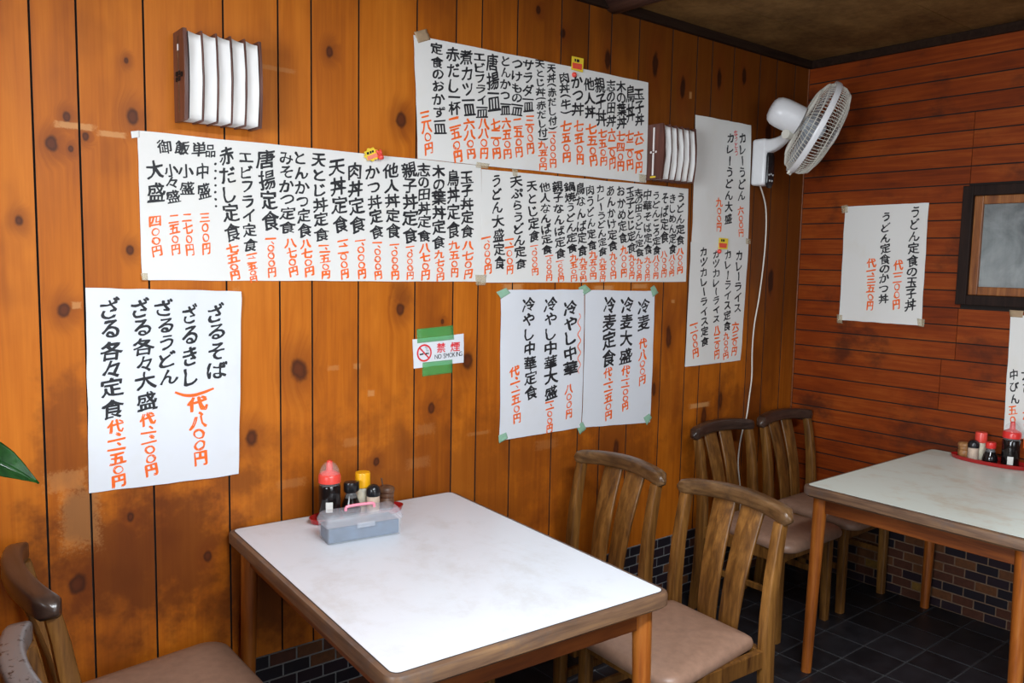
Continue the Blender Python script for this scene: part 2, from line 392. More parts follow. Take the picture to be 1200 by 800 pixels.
# ------------------------------------------------------------------ the room
# left wall: vertical boards of four repeating widths
bm = bmesh.new(); tone = []
xs = [-1.7]
edges = [.355,.455,.610,.814,.969,1.070,1.224,1.430,1.581,1.686,1.839,2.043,2.180,2.300,2.456,2.655,2.814,2.915,3.068,3.262,3.395,3.545,XW]
pat = [.155,.205,.155,.10]; left = [edges[0]]
i = 0
while left[-1] > XL-.05:
    left.append(left[-1]-pat[i % 4]); i += 1
bounds = list(reversed(left))[:-1]+edges
ZB, ZT = .287, 2.44
for a, b in zip(bounds, bounds[1:]):
    rr = random.random(); n0 = len(bm.faces)
    g = .0026
    pr = [(a+.0020, YW+.008), (a+.0020, YW+.0008), (a+g, YW), (b-g, YW), (b-.0020, YW+.0008), (b-.0020, YW+.008)]
    loft(bm, [[(x, y, ZB) for x, y in pr], [(x, y, ZT) for x, y in pr]])
    tone += [rr]*(len(bm.faces)-n0)
def dark_edges(o, axis):
    o.data.materials.append(M['gap'])
    for p_ in o.data.polygons:
        if abs(p_.normal[axis]) > .45: p_.material_index = 1
bmesh.ops.recalc_face_normals(bm, faces=bm.faces)
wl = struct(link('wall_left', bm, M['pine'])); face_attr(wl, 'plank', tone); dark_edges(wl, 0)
struct(link('wall_left_backing', boxm((XL-.1, YW+.0078, 0), (XW+.1, YW+.1, ZC+.1)), M['gap'], wl))
# right wall: horizontal boards with a window opening
WY0, WY1, WZ0, WZ1 = .80, 1.50, 1.345, 1.815
bm = bmesh.new(); tone = []
z = .87-.0743*8
rows = []
while z < 2.42:
    rows.append((max(z, ZB), min(z+.0743, 2.43))); z += .0743
for (a, b) in rows:
    if b-a < .01: continue
    if b > WZ0 and a < WZ1: spans = [(WY1, YW), (YB, WY0)]
    elif .84 < a < 1.06: spans = [(1.562, YW), (YB, 1.562)]
    elif 1.06 <= a < 1.3: spans = [(1.507, YW), (YB, 1.507)]
    elif 1.8 < a < 2.09: spans = [(1.498, YW), (YB, 1.498)]
    else: spans = [(YB, YW)]
    for (y0, y1) in spans:
        rr = random.random(); n0 = len(bm.faces); g = .0027; e = .0012 if len(spans) > 1 else 0
        pr = [(XW+.006, a+.0022), (XW+.0006, a+.0022), (XW, a+g), (XW, b-g), (XW+.0006, b-.0022), (XW+.006, b-.0022)]
        loft(bm, [[(x, y0+e, zz) for x, zz in pr], [(x, y1-e, zz) for x, zz in pr]])
        tone += [rr]*(len(bm.faces)-n0)
bmesh.ops.recalc_face_normals(bm, faces=bm.faces)
wr = struct(link('wall_right', bm, M['board'])); face_attr(wr, 'plank', tone); dark_edges(wr, 2)
bm = bmesh.new()
box(bm, (XW+.006, YB-.1, 0), (XW+.1, WY0, ZC+.1)); box(bm, (XW+.006, WY1, 0), (XW+.1, YW+.1, ZC+.1))
box(bm, (XW+.006, WY0, 0), (XW+.1, WY1, WZ0)); box(bm, (XW+.006, WY0, WZ1), (XW+.1, WY1, ZC+.1))
struct(link('wall_right_backing', bm, M['gap'], wr))
# narrow corner bead, dark ceiling moulding at left, shade strip at right
struct(link('trim_1', boxm((XL, YW-.02, 2.43), (XW, YW+.01, ZC), .003), M['trim_dark']))
struct(link('trim_shade_strip', boxm((XW-.012, YB, 2.428), (XW+.01, YW-.02, ZC), .003), M['trim_dark']))  # dark strip painting in the ceiling shade above the right wall, no moulding there
struct(link('trim_3', boxm((XW-.008, YW-.008, ZB), (XW, YW, 2.43), .002), M['apron']))
# tiled wainscot along both walls
def wainscot(name, along, lo, hi, tones):
    bm = bmesh.new(); tn = []
    pu, pv, jt = .0875, .041, .005
    nrow = 7
    bmm = bmesh.new()
    if along == 'x': box(bmm, (lo, YW-.004, 0), (hi, YW+.02, ZB))
    else: box(bmm, (XW-.004, lo, 0), (XW+.02, hi, ZB))
    for rI in range(nrow):
        u = lo-(pu/2 if rI % 2 else 0)
        while u < hi:
            a, b = max(u+jt/2, lo), min(u+pu-jt/2, hi)
            z0, z1 = rI*pv+jt/2, (rI+1)*pv-jt/2
            if b-a > .008:
                n0 = len(bm.faces)
                if along == 'x': box(bm, (a, YW-.007, z0), (b, YW, z1), .0015, 1)
                else: box(bm, (XW-.007, a, z0), (XW, b, z1), .0015, 1)
                tn += [tones(rI, u)]*(len(bm.faces)-n0)
            u += pu
    o = struct(link(name, bm, M['brick'])); face_attr(o, 'tone', tn)
    struct(link(name+'_mortar', bmm, M['mortar' if along == 'x' else 'mortar_tan'], o))
rb = random.Random(3)
def t_left(r, u): return rb.choice([.1,.2,.1,.36,.2,.5,.36,.65])
def t_right(r, u):
    if r == 0: return .36 if rb.random() < .7 else .5
    return rb.choice([.1,.36,.5,.65,.65,.65,.5,.8,.2,.5,.65,.36,.1,.65,.5,.92 if rb.random() < .5 else .8,.97 if r == 5 else .65])
wainscot('baseboard_left', 'x', XL, XW-.006, t_left)
wainscot('baseboard_right', 'y', YB, YW-.008, t_right)
# slate floor
bm = bmesh.new(); tn = []
p = .165; x0 = 2.87-p*28; y0 = 1.345-p*21
for i in range(34):
    for j in range(28):
        a, b, c, d = x0+i*p+.0018, x0+(i+1)*p-.0018, y0+j*p+.0018, y0+(j+1)*p-.0018
        a, b, c, d = max(a, XL), min(b, XW), max(c, YB), min(d, YW)
        if b-a < .01 or d-c < .01: continue
        n0 = len(bm.faces); box(bm, (a, c, -.02), (b, d, random.uniform(-.0012, 0)), .003, 1)
        tn += [random.random()]*(len(bm.faces)-n0)
fl = struct(link('floor', bm, M['slate'])); face_attr(fl, 'tone', tn)
struct(link('floor_grout', boxm((XL-.1, YB-.1, -.06), (XW+.1, YW+.1, -.003)), M['grout'], fl))
# ceiling boards
bm = bmesh.new()
cs = [YB-.1]+[2.0-.47*i for i in range(8, -1, -1)]+[YW+.1]
for a, b in zip(cs, cs[1:]):
    box(bm, (XL-.1, a+.0015, ZC), (XW+.1, b-.0015, ZC+.02))
ce = struct(link('ceiling', bm, M['ceiling']))
struct(link('ceiling_backing', boxm((XL-.1, YB-.1, ZC+.012), (XW+.1, YW+.1, ZC+.06)), M['gap'], ce))
# round log carrying the ceiling
bm = bmesh.new(); tube(bm, [(2.30, YW-.002-.26*k, 2.487+.004*math.sin(k*2.1)) for k in range(17)], [.068+.004*math.sin(k*1.3) for k in range(17)], 16)
struct(link('trim_4', bm, M['log'], None, True))
# the two walls outside the picture, each with a window that lets the daylight in
def window_wall(name, n, axis, pos, thick, lo, hi, a0, a1, z0, z1):
    bm = bmesh.new()
    def bb(b, u0, u1, w0, w1, d0=pos-thick, d1=pos, bev=0):
        if axis == 'x': box(b, (d0, u0, w0), (d1, u1, w1), bev)
        else: box(b, (u0, d0, w0), (u1, d1, w1), bev)
    bb(bm, lo, a0, 0, ZC); bb(bm, a1, hi, 0, ZC); bb(bm, a0, a1, 0, z0); bb(bm, a0, a1, z1, ZC)
    struct(link(name, bm, M['plaster']))
    w = struct(empty('window_%d' % n, (0, 0, 0)))
    f = bmesh.new()
    for u0, u1, w0, w1 in ((a0, a0+.04, z0, z1), (a1-.04, a1, z0, z1), (a0, a1, z0, z0+.04), (a0, a1, z1-.04, z1), ((a0+a1)/2-.02, (a0+a1)/2+.02, z0, z1)):
        bb(f, u0, u1, w0, w1, pos-.05, pos-.01, .004)
    struct(link('window_frame', f, M['sash'], w))
window_wall('wall_west', 2, 'x', XL, .06, YB, YW, -.85, 1.35, .85, 2.15)
window_wall('wall_south', 3, 'y', YB, .06, XL, XW, -.3, 1.7, .88, 2.12)

# fluorescent ceiling fixture above and left of the camera, outside the picture
cl = struct(empty('ceiling_light', (.85, .15, 2.40)))
struct(link('fixture_housing', boxm((-.64, -.11, .02), (.64, .11, ZC-2.40), .006), M['fan_white'], cl))
for sy in (-.055, .055):
    bm = bmesh.new(); tube(bm, [(-.6, sy, 0), (.6, sy, 0)], .014, 12)
    k = NT('fluorescent_tube'); o = struct(link('fluorescent_tube', bm, k.out((.9, .9, .9, 1), .4, **{'Emission Color': (.85, .93, 1, 1), 'Emission Strength': 2.}), cl, True))
fl_lamp = bpy.data.lights.new('ceiling_lamp', 'AREA'); fl_lamp.shape = 'RECTANGLE'; fl_lamp.size = 1.2; fl_lamp.size_y = .2; fl_lamp.energy = 54; fl_lamp.color = (.90, .95, 1.0)
flo = bpy.data.objects.new('ceiling_lamp', fl_lamp); COL.objects.link(flo); flo.location = (.85, .15, 2.375)

# added unseen low partition: shades the lower-left wall, carries the potted plant
bm = bmesh.new(); box(bm, (-.36, .75, 0), (-.16, YW, .96), .004); box(bm, (-.38, .73, .96), (-.14, YW, 1.0), .006)
struct(link('added_shade_partition', bm, M['board']))

# window in the right wall
w1 = struct(empty('window_1', (XW, (WY0+WY1)/2, WZ0)))
def wbox(lo, hi, bev): 
    bm = boxm(lo, hi, bev); bmesh.ops.translate(bm, verts=bm.verts, vec=-Vector(w1.location)); return bm
def wring(y0, y1, z0, z1, t, x0, x1, bev=.003):
    bm = bmesh.new()
    box(bm, (x0, y0, z0), (x1, y0+t, z1), bev); box(bm, (x0, y1-t, z0), (x1, y1, z1), bev)
    box(bm, (x0, y0+t, z0), (x1, y1-t, z0+t), bev); box(bm, (x0, y0+t, z1-t), (x1, y1-t, z1), bev)
    bmesh.ops.translate(bm, verts=bm.verts, vec=-Vector(w1.location)); return bm
struct(link('outer_frame', wring(WY0-.012, WY1+.012, WZ0-.012, WZ1+.012, .042, XW-.03, XW+.02), M['frame_dark'], w1))
struct(link('sash', wring(WY0+.03, WY1-.03, WZ0+.03, WZ1-.03, .035, XW-.012, XW+.012), M['sash'], w1))
struct(link('glass_pane', wbox((XW+.002, WY0+.06, WZ0+.06), (XW+.006, WY1-.06, WZ1-.06), 0), M['pane'], w1))
struct(link('window_back', wbox((XW+.03, WY0, WZ0), (XW+.05, WY1, WZ1), 0), M['gap'], w1))

# ------------------------------------------------------------------ furniture
def make_table(label, w, d, loc, rz, lam, zt=.70):
    t = empty('dining_table', loc, rz, label, 'table', None)
    def slab(ww, dd, r, z0, z1, bev):
        rings = []
        prof = [(-bev, z0), (0, z0+bev), (0, z1-bev), (-bev*.3, z1-bev*.3), (-bev, z1)] if bev else [(0, z0), (0, z1)]
        for o, z in prof: rings.append([(x, y, z) for x, y in rrect(ww+2*o, dd+2*o, r, 6)])
        return loft(bmesh.new(), rings)
    auto(link('table_edge', slab(w, d, .03, zt-.040, zt-.0012, .007), M['edge'], t))
    link('edge_line', slab(w-.026, d-.026, .02, zt-.004, zt-.0004, 0), M['line'], t)
    link('tabletop', slab(w-.030, d-.030, .018, zt-.003, zt, 0), lam, t)
    ix, iy = w/2-.055, d/2-.055
    for s in (-1, 1):
        link('apron', boxm((-ix, s*iy-.011, zt-.098), (ix, s*iy+.011, zt-.041), .002), M['apron'], t)
        link('apron', boxm((s*ix-.011, -iy, zt-.098), (s*ix+.011, iy, zt-.041), .002), M['apron_y'], t)
    for sx in (-1, 1):
        for sy in (-1, 1):
            bm = bmesh.new(); rings = []
            for kk in range(9):
                f = kk/8; z = (zt-.041)*(1-f); r = .0245-.0065*f
                cx, cy = sx*(ix+.004+.012*f), sy*(iy+.004+.012*f)
                rings.append([(cx+r*math.cos(a*PI/10), cy+r*math.sin(a*PI/10), z) for a in range(20)])
            loft(bm, list(reversed(rings)))
            auto(link('leg', bm, M['table_leg'], t), 50)
    return t
make_table('white marbled dining table against the plank wall, with the plastic box on it', .755, 1.01, (1.149, 1.742, 0), math.radians(-3.2), M['lam_white'])
make_table('grey-green topped dining table in the corner by the small window', 1.02, .76, (3.137, 1.195, 0), 0, M['lam_grey'])

CH = .785
def crest_rings(y_half, n=22):
    rings = []
    for i in range(n+1):
        u = -1+2*i/n; y = y_half*u; q = 1-u*u
        x = -.232-.040*q; z = .757+.016*q
        e = max(0, abs(u)-.86)/.14
        s = math.sqrt(max(.0, 1-e*e*.9))
        dw = .044*(s if e < 1 else .3)*(1+.10*math.exp(-((abs(u)-.9)/.1)**2)); dh = .049*(s if e < 1 else .3)
        tx, ty = (.08*u/ y_half*y_half, 1)
        rings.append([(x+a, y, z+b) for a, b in rrect(dw, dh, .010, 3)])
    return rings
def crest_x(y): return -.232-.040*(1-(y/.217)**2)
def make_chair(crest_mat):
    t = empty('dining_chair')
    w = M['chair']
    def sec(cx, cy, z, a, b, r=.006): return [(cx+p, cy+q, z) for p, q in rrect(a, b, r, 2)]
    cr = auto(link('crest_rail', loft(bmesh.new(), crest_rings(.217)), crest_mat, t), 60)
    for s in (-1, 1):
        y = s*.180
        prof = [(0, -.222, .034), (.18, -.203, .040), (.34, -.193, .046), (.46, -.193, .044), (.58, -.203, .040), (.68, -.219, .036), (.742, -.232, .033)]
        auto(link('back_post', loft(bmesh.new(), [sec(x, y, z, a, .033) for z, x, a in prof]), w, t), 40)
        y = s*.178
        prof = [(0, .186, .030), (.2, .184, .034), (.378, .182, .038)]
        auto(link('front_leg', loft(bmesh.new(), [sec(x, y, z, a, .034) for z, x, a in prof]), w, t), 40)
        link('side_rail', boxm((-.172, s*.178-.011, .322), (.165, s*.178+.011, .374), .003), w, t)
        link('side_stretcher', boxm((-.185, s*.178-.007, .185), (.168, s*.178+.007, .210), .003), w, t)
        # back splats, curved in profile and fanning out towards the top
        rings = []
        for i in range(13):
            f = i/12; z = .345+(.752-.345)*f
            yc = s*(.040+.014*f); wd = .068+.018*f
            top = crest_x(yc)+.002
            x = -.186*(1-f)+top*f + .016*math.sin(PI*f)
            rings.append([(x+a+.004*(b/.04)**2*f*-1, yc+b, z) for a, b in rrect(.011, wd, .004, 2)])
        auto(link('splat', loft(bmesh.new(), rings), w, t), 40)
    link('front_rail', boxm((.170, -.165, .322), (.192, .165, .374), .003), w, t)
    link('back_rail', boxm((-.205, -.166, .322), (-.176, .166, .366), .003), w, t)
    # padded seat: rounded trapezoid, domed top
    def outline(off, n=10):
        xb, xf, hb, hf = -.166-off, .248+off, .164+off, .208+off
        rb_, rf = .02, .055
        pts = []
        def arc(cx, cy, r, a0, a1, kk):
            for i in range(kk+1):
                a = math.radians(a0+(a1-a0)*i/kk); pts.append((cx+r*math.cos(a), cy+r*math.sin(a)))
        arc(xf-rf, hf-rf, rf, 0, 90, 6); arc(xb+rb_, hb-rb_, rb_, 90, 180, 3)
        arc(xb+rb_, -hb+rb_, rb_, 180, 270, 3); arc(xf-rf, -hf+rf, rf, 270, 360, 6)
        return pts
    rings = []
    for q, z in ((.985, .375), (1, .381), (1.003, .394), (.985, .404), (.93, .412), (.78, .419), (.5, .423), (.2, .4245)):
        rings.append([(.041+(x-.041)*q, y*q, z) for x, y in outline(0)])
    auto(link('seat', loft(bmesh.new(), rings), M['vinyl'], t), 60)
    return t
def copy_tree(o, parent=None):
    c = o.copy(); COL.objects.link(c)
    if parent is not None: c.parent = parent
    for ch in list(o.children): copy_tree(ch, c)
    return c
proto = make_chair(M['crest'])
used = [False]
def place(x, y, deg, label, crest=None):
    """(x, y): the middle of the chair back's end line in plan; deg: the way the seat faces"""
    o = proto if not used[0] else copy_tree(proto); used[0] = True
    a = math.radians(deg)
    o.location = (x+.232*math.cos(a), y+.232*math.sin(a), 0); o.rotation_euler = (0, 0, a)
    tag(o, label, 'chair', 'dining chairs around the two tables')
    if crest:
        for ch in o.children:
            if ch.name.startswith('crest_rail'):
                ch.data = ch.data.copy(); ch.data.materials[0] = crest
                if crest is M['crest_speckled']: ch['label'] = 'pale speckled worn crest rail'
    return o
place(2.068, 1.470, 177, 'wooden chair in front, its whole two-splat back seen between the two tables')
place(2.074, 1.955, 180, 'wooden chair at the white table, beside the wall below the green-taped menus')
place(2.955, 2.155, 270, 'dark-topped wooden chair under the fan, power cord hanging behind its back', M['crest_dark'])
place(3.428, 2.150, 270, 'wooden chair pushed into the room corner beside the fan cord chair', M['crest_dark'])
place(.288, 2.012, 0, 'chair at far left with a dark brown rounded crest and a tan seat', M['crest_dark'])
place(.222, 1.525, 0, 'chair cut off at the lower left edge with a pale speckled crest', M['crest_speckled'])

# ------------------------------------------------------------------ brush lettering
FONT = {}
_cu = bpy.data.curves.new('glyph', 'FONT'); _cu.resolution_u = 3; _cu.size = 1.0
_go = bpy.data.objects.new('glyph', _cu); COL.objects.link(_go)
def glyph(ch, bold=0.):
    bold = 0.; key = (ch, bold)
    if key not in FONT:
        _cu.body = ch; _cu.offset = bold
        bpy.context.view_layer.update()
        me = bpy.data.meshes.new_from_object(_go.evaluated_get(bpy.context.evaluated_depsgraph_get()))
        vs = [Vector((v.co.x, v.co.y)) for v in me.vertices]; fs = [tuple(p.vertices) for p in me.polygons]
        bpy.data.meshes.remove(me)
        if vs:
            cx = (min(v.x for v in vs)+max(v.x for v in vs))/2; cy = (min(v.y for v in vs)+max(v.y for v in vs))/2
            vs = [Vector((v.x-cx, v.y-cy)) for v in vs]
        FONT[key] = (vs, fs)
    return FONT[key]
WT = {'〇': .72, '一': .42, '、': .30, '二': .62, '三': .75, '・': .6, '(': .5, ')': .5, 'っ': .7, 'ー': .95, 'し': .95, '円': .95, '々': .75, '八': .75, '定': .95, '食': 1.1, '盛': 1.15, '丼': .95, 'の': .75, '子': .9, '皿': .75}
rg = random.Random(11)
def column(text, p0, p1, w, put, brush=True, ink_bold=.022):
    """lay the characters of one vertical line between the wall points p0 (top) and p1 (bottom); put(u, v) -> 3D"""
    tot = sum(WT.get(c, 1.) for c in text); L = (Vector(p0)-Vector(p1)).length; unit = L/tot
    d = (Vector(p1)-Vector(p0)).normalized(); right = Vector((-d.y, d.x))
    if right.x < 0: right = -right
    pos = 0.
    for c in text:
        wt = WT.get(c, 1.); ctr = Vector(p0)+d*((pos+wt/2)*unit); pos += wt
        vs, fs = glyph(c, ink_bold)
        if not vs: continue
        sx = w*rg.uniform(.94, 1.10); sy = unit*rg.uniform(.92, 1.03)
        if c in '一二三': sy = min(unit, w)*1.0
        if c == '〇': sx, sy = w*.62, unit*.66
        if c == '、': sx = sy = min(unit, w)*.9; ctr = ctr+right*w*.16
        if c == '・': sx = sy = unit*.9
        if c == '円': sx *= .82
        if c == 'っ': sx *= .8
        rot = math.radians(rg.uniform(-3.5, 3.5)) if brush else 0
        sl = rg.uniform(.05, .16) if brush and c not in '〇、・' else 0
        ph = [rg.uniform(0, 6.28) for _ in range(4)]
        pts = []
        for v in vs:
            x, y = v.x, v.y
            if c in 'ー()': x, y = y, -x
            if brush:
                x += .030*math.sin(5*y+ph[0])+.010*math.sin(17*y+ph[2]); y += .030*math.sin(5*x+ph[1])+.010*math.sin(15*x+ph[3]); y += sl*x
            cr_, sr_ = math.cos(rot), math.sin(rot)
            x, y = x*cr_-y*sr_, x*sr_+y*cr_
            q = ctr+right*(x*sx)-d*(y*sy)
            pts.append(q)
        nib = ink_bold*1.0
        put(pts, fs, [(right*(a*nib*w)-d*(b*nib*w)) for a, b in ((1, .55), (-1, -.55), (.45, -.75), (-.45, .75))] if ink_bold > .012 else [right*(.4*nib*w), -right*(.4*nib*w)])
class Sheet:
    """a sheet of paper on a wall; corners given as (u, z) on the wall plane, clockwise from top left as seen"""
    def __init__(s, name, label, corners, mat, wall='left', layer=0, amp=.004, seed=0, nu=26, nv=18, cat='menu sheet', curl=(), group=None):
        s.wall, s.layer, s.amp, s.seed = wall, layer, amp, seed
        s.c = [Vector(c) for c in corners]; s.curl = curl
        cen = sum(s.c, Vector((0, 0)))/4; s.cen = cen
        s.origin = s.to3(cen, 0)
        bm = bmesh.new(); grid = []
        th = .0004
        layers = []
        for side in (0, 1):
            g = []
            for j in range(nv+1):
                row = []
                for i in range(nu+1):
                    a, b = i/nu, j/nv
                    p = s.bil(a, b)
                    eu = .0018*noise.noise(Vector((seed*3.7, b*6, a*2))) if i in (0, nu) else 0
                    ez = .0018*noise.noise(Vector((seed*5.1, a*8, b*2))) if j in (0, nv) else 0
                    q = Vector((p.x+eu, p.y+ez))
                    row.append(bm.verts.new(s.to3(q, s.h(a, b)+(th if side else 0))))
                g.append(row)
            layers.append(g)
        for side, g in enumerate(layers):
            for j in range(nv):
                for i in range(nu):
                    f = (g[j][i], g[j][i+1], g[j+1][i+1], g[j+1][i])
                    bm.faces.new(f if side else tuple(reversed(f)))
        a, b = layers
        per = [(0, i) for i in range(nu)]+[(j, nu) for j in range(nv)]+[(nv, i) for i in range(nu, 0, -1)]+[(j, 0) for j in range(nv, 0, -1)]
        for k_ in range(len(per)):
            p, q = per[k_], per[(k_+1) % len(per)]
            bm.faces.new((a[p[0]][p[1]], a[q[0]][q[1]], b[q[0]][q[1]], b[p[0]][p[1]]))
        bmesh.ops.recalc_face_normals(bm, faces=bm.faces)
        s.o = link(name, bm, mat, None, True, s.origin); s.o.data.set_sharp_from_angle(angle=math.radians(40))
        tag(s.o, label, cat, group)
        s.buf = []
    def bil(s, a, b):
        c = s.c; return (c[0]*(1-a)+c[1]*a)*(1-b)+(c[3]*(1-a)+c[2]*a)*b
    def inv(s, p):
        a, b = .5, .5
        for _ in range(8):
            e = p-s.bil(a, b); da = (s.bil(a+1e-3, b)-s.bil(a, b))/1e-3; db = (s.bil(a, b+1e-3)-s.bil(a, b))/1e-3
            det = da.x*db.y-da.y*db.x
            if abs(det) < 1e-12: break
            a += (e.x*db.y-e.y*db.x)/det; b += (da.x*e.y-da.y*e.x)/det
        return a, b
    def h(s, a, b):
        a_, b_ = min(max(a, 0), 1), min(max(b, 0), 1)
        pin = min(1, 6*math.sqrt(max(0, min(a_, 1-a_)*1.0)**2+max(0, min(b_, 1-b_))**2)+.1)
        h = .0012+.0016*s.layer+s.amp*pin*(.5+.5*noise.noise(Vector((a*2.6, b*2.1, s.seed*7.3))))+s.amp*.35*pin*abs(noise.noise(Vector((a*9, b*3, s.seed*3.1))))
        for (ca, cb, rad, lift) in s.curl:
            dd = math.hypot(a-ca, b-cb)
            if dd < rad: h += lift*(1-dd/rad)**2
        return h
    def to3(s, p, off):
        return Vector((p.x, YW-off, p.y)) if s.wall == 'left' else Vector((XW-off, p.x, p.y))
    def line(s, key):
        s.buf.append((key, [], [])); return len(s.buf)-1
    def put(s, key, i=None):
        if i is None: i = s.line(key)
        def f(pts, fs, shifts=(Vector((0, 0)),)):
            _, V, Fc = s.buf[i]
            base, wg = [], []
            for p in pts:
                a, b = s.inv(p); base.append(s.to3(p, s.h(a, b)+.0009))
                wg.append(max(.15, 1.05+1.5*noise.noise(Vector((p.x*48, p.y*48, s.seed)))))   # brush pressure
            for n_, sh in enumerate(shifts):
                d3 = s.to3(sh, 0)-s.to3(Vector((0, 0)), -.00004*n_); n0 = len(V)
                V.extend(q+d3*w_ for q, w_ in zip(base, wg)); Fc.extend(tuple(n0+j for j in q) for q in fs)
        return f
    def px(s, x, y):
        p = on_y(x, y) if s.wall == 'left' else on_x(x, y)
        return Vector((p.x if s.wall == 'left' else p.y, p.z))
    def width(s, x, y, w): return (s.px(x+w/2, y)-s.px(x-w/2, y)).length
    def text(s, t, x0, y0, x1, y1, w, key='dish_name', brush=True, bold=.026, line=None):
        o = s.put(key, line); put = o
        ww = s.width((x0+x1)/2, (y0+y1)/2, w); A, B = s.px(x0, y0), s.px(x1, y1)
        if s.wall == 'right':   # u runs right-to-left as seen: mirror so the glyphs read properly
            c0 = A.x
            def put(pts, fs, sh): o([Vector((2*c0-p.x, p.y)) for p in pts], fs, [Vector((-q.x, q.y)) for q in sh])
            B = Vector((2*c0-B.x, B.y))
        column(t, A, B, ww, put, brush, bold)
    def stroke(s, pts, r, key):
        """a brush line drawn through photo points"""
        ps = [s.px(*p) for p in pts]
        ps = [Vector((v.x, v.y)) for v in smooth_path([(p.x, p.y, 0) for p in ps], 5)]
        vs, fs = [], []
        for i, p in enumerate(ps):
            d = (ps[min(i+1, len(ps)-1)]-ps[max(i-1, 0)]).normalized(); nn = Vector((-d.y, d.x)); rr = r*(.6+.4*math.sin(PI*i/(len(ps)-1)))
            vs += [p+nn*rr, p-nn*rr]
            if i: fs.append((2*i-2, 2*i-1, 2*i+1, 2*i))
        s.put(key)(vs, fs)
    def done(s, mats):
        for key, V, Fc in s.buf:
            me = bpy.data.meshes.new(key); me.from_pydata([v-s.origin for v in V], [], Fc); me.materials.append(mats[key])
            ch = bpy.data.objects.new(key, me); COL.objects.link(ch); ch.parent = s.o
        return s.o
    def tape(s, quad, mat, name='tape', off=.0012, label=None):
        """a strip of tape, quad of four photo points"""
        ps = [s.px(*p) for p in quad]; n = 6; bm = bmesh.new(); g0, g1 = [], []
        for j in range(n+1):
            r0, r1 = [], []
            for i in range(n+1):
                a, b = i/n, j/n; p = (ps[0]*(1-a)+ps[1]*a)*(1-b)+(ps[3]*(1-a)+ps[2]*a)*b
                u, v = s.inv(p); inside = -.0 <= u <= 1.0 and 0 <= v <= 1
                hh = (s.h(u, v)+off) if (-.03 < u < 1.03 and -.03 < v < 1.03) else .0012+off*.5+.0008*s.layer
                r0.append(bm.verts.new(s.to3(p, hh))); r1.append(bm.verts.new(s.to3(p, hh+.0003)))
            g0.append(r0); g1.append(r1)
        for j in range(n):
            for i in range(n):
                bm.faces.new((g1[j][i], g1[j][i+1], g1[j+1][i+1], g1[j+1][i]))
                bm.faces.new((g0[j][i], g0[j+1][i], g0[j+1][i+1], g0[j][i+1]))
        for (a, b) in [((0, i), (0, i+1)) for i in range(n)]+[((n, i+1), (n, i)) for i in range(n)]+[((i+1, 0), (i, 0)) for i in range(n)]+[((i, n), (i+1, n)) for i in range(n)]:
            bm.faces.new((g1[a[0]][a[1]], g0[a[0]][a[1]], g0[b[0]][b[1]], g1[b[0]][b[1]]))
        bmesh.ops.recalc_face_normals(bm, faces=bm.faces)
        o = link(name, bm, mat, None, True, s.origin); o.parent = s.o; o.location = (0, 0, 0)
        if label: o['label'] = label
        return o
def wl_px(pts): return [(on_y(*p).x, on_y(*p).z) for p in pts]
def wr_px(pts): return [(on_x(*p).y, on_x(*p).z) for p in pts]
INK = {'heading': M['ink'], 'dotted_line': M['ink'], 'dish_name': M['ink'], 'price': M['orange'], 'bracket_stroke': M['orange'], 'wavy_line': M['orange'], 'note': M['red_ink']}
GP = 'handwritten menu sheets on the walls'
K1 = '一、〇〇〇円'

# --- long sheet, left half
s = Sheet('menu_sheet', 'long menu sheet of set meals below the upper-left paper lamp', wl_px([(160.5,153),(563,194),(565,330),(166,328)]), M['paper'], layer=0, amp=.005, seed=1, nu=44, curl=((0, 1, .10, .010),), group=GP)
hd = s.line('heading')
for ch, x, y in zip('御飯単品', (192, 213, 232.5, 246), (172, 173, 175, 177)): s.text(ch, x, y-8.5, x, y+8.5, 17 if ch != '品' else 13, line=hd)
s.text('・・・・・・・', 251.5, 188, 252.5, 246, 8, 'dotted_line')
for a in [('大盛',180,186,183,240,20),('小々盛',199,191,203.5,240,16),('小盛',217,191,219.5,231,17),('中盛',236,190,239.5,236,17),
  ('赤だし定食',264,171,273,284,19),('エビフライ定食',287,176,293.5,296,17),('唐揚定食',309,174,318,272,21),('みそかつ定食',334,177,337,275,18),
  ('とんかつ定食',350,177,357,279,17),('天とじ丼定食',372,179,376.5,284,18),('天丼定食',393,185,399.5,275,19),('肉丼定食',414,190,419,274,18),
  ('かつ丼定食',435,193,441.5,281,17),('他人丼定食',457,191,460.5,280,18),('親子丼定食',478.5,189,480.5,286,18),('志の田丼定食',495.5,191,496.5,285,15),
  ('木の葉丼定食',513,192,513.5,293,16),('鳥丼定食',530,198,530.5,280,15),('玉子丼定食',546,200,546.5,280,15)]: s.text(*a)
for a in [('四〇〇円',180.5,252,184,301,16),('二五〇円',203,252,206,299,13),('二七〇円',218,250,223,300,12),('三〇〇円',239,249,242,299,13),
  ('七五〇円',271,285,275.5,328,15),('一、二五〇円',294,296,297,331,12),(K1,316,277,318.5,325,13),('八七〇円',339,280,344,324,14),('八七〇円',357,281,362.5,324,14),
  ('一、一五〇円',379,285,381.5,327,13),('一、二〇〇円',400.5,279,403.5,327,13),(K1,421.5,279,423.5,327,13),(K1,441,282,442.5,328,12),(K1,461,284,462.5,328,12),
  (K1,479.5,287,479.8,328,11),('八七〇円',497,286,498,328,13),('九七〇円',514,293,515,329,12),('九五〇円',531,281,532,325,12),('八七〇円',547.5,283,548,327,13)]: s.text(*a, key='price', bold=.036)
s.tape([(153,154),(163,153),(163,161),(154,162)], M['paper'], 'paper_tab')
s.tape([(164,320),(172,320),(172,328),(165,328)], M['tape_clear'])
s.done(INK)
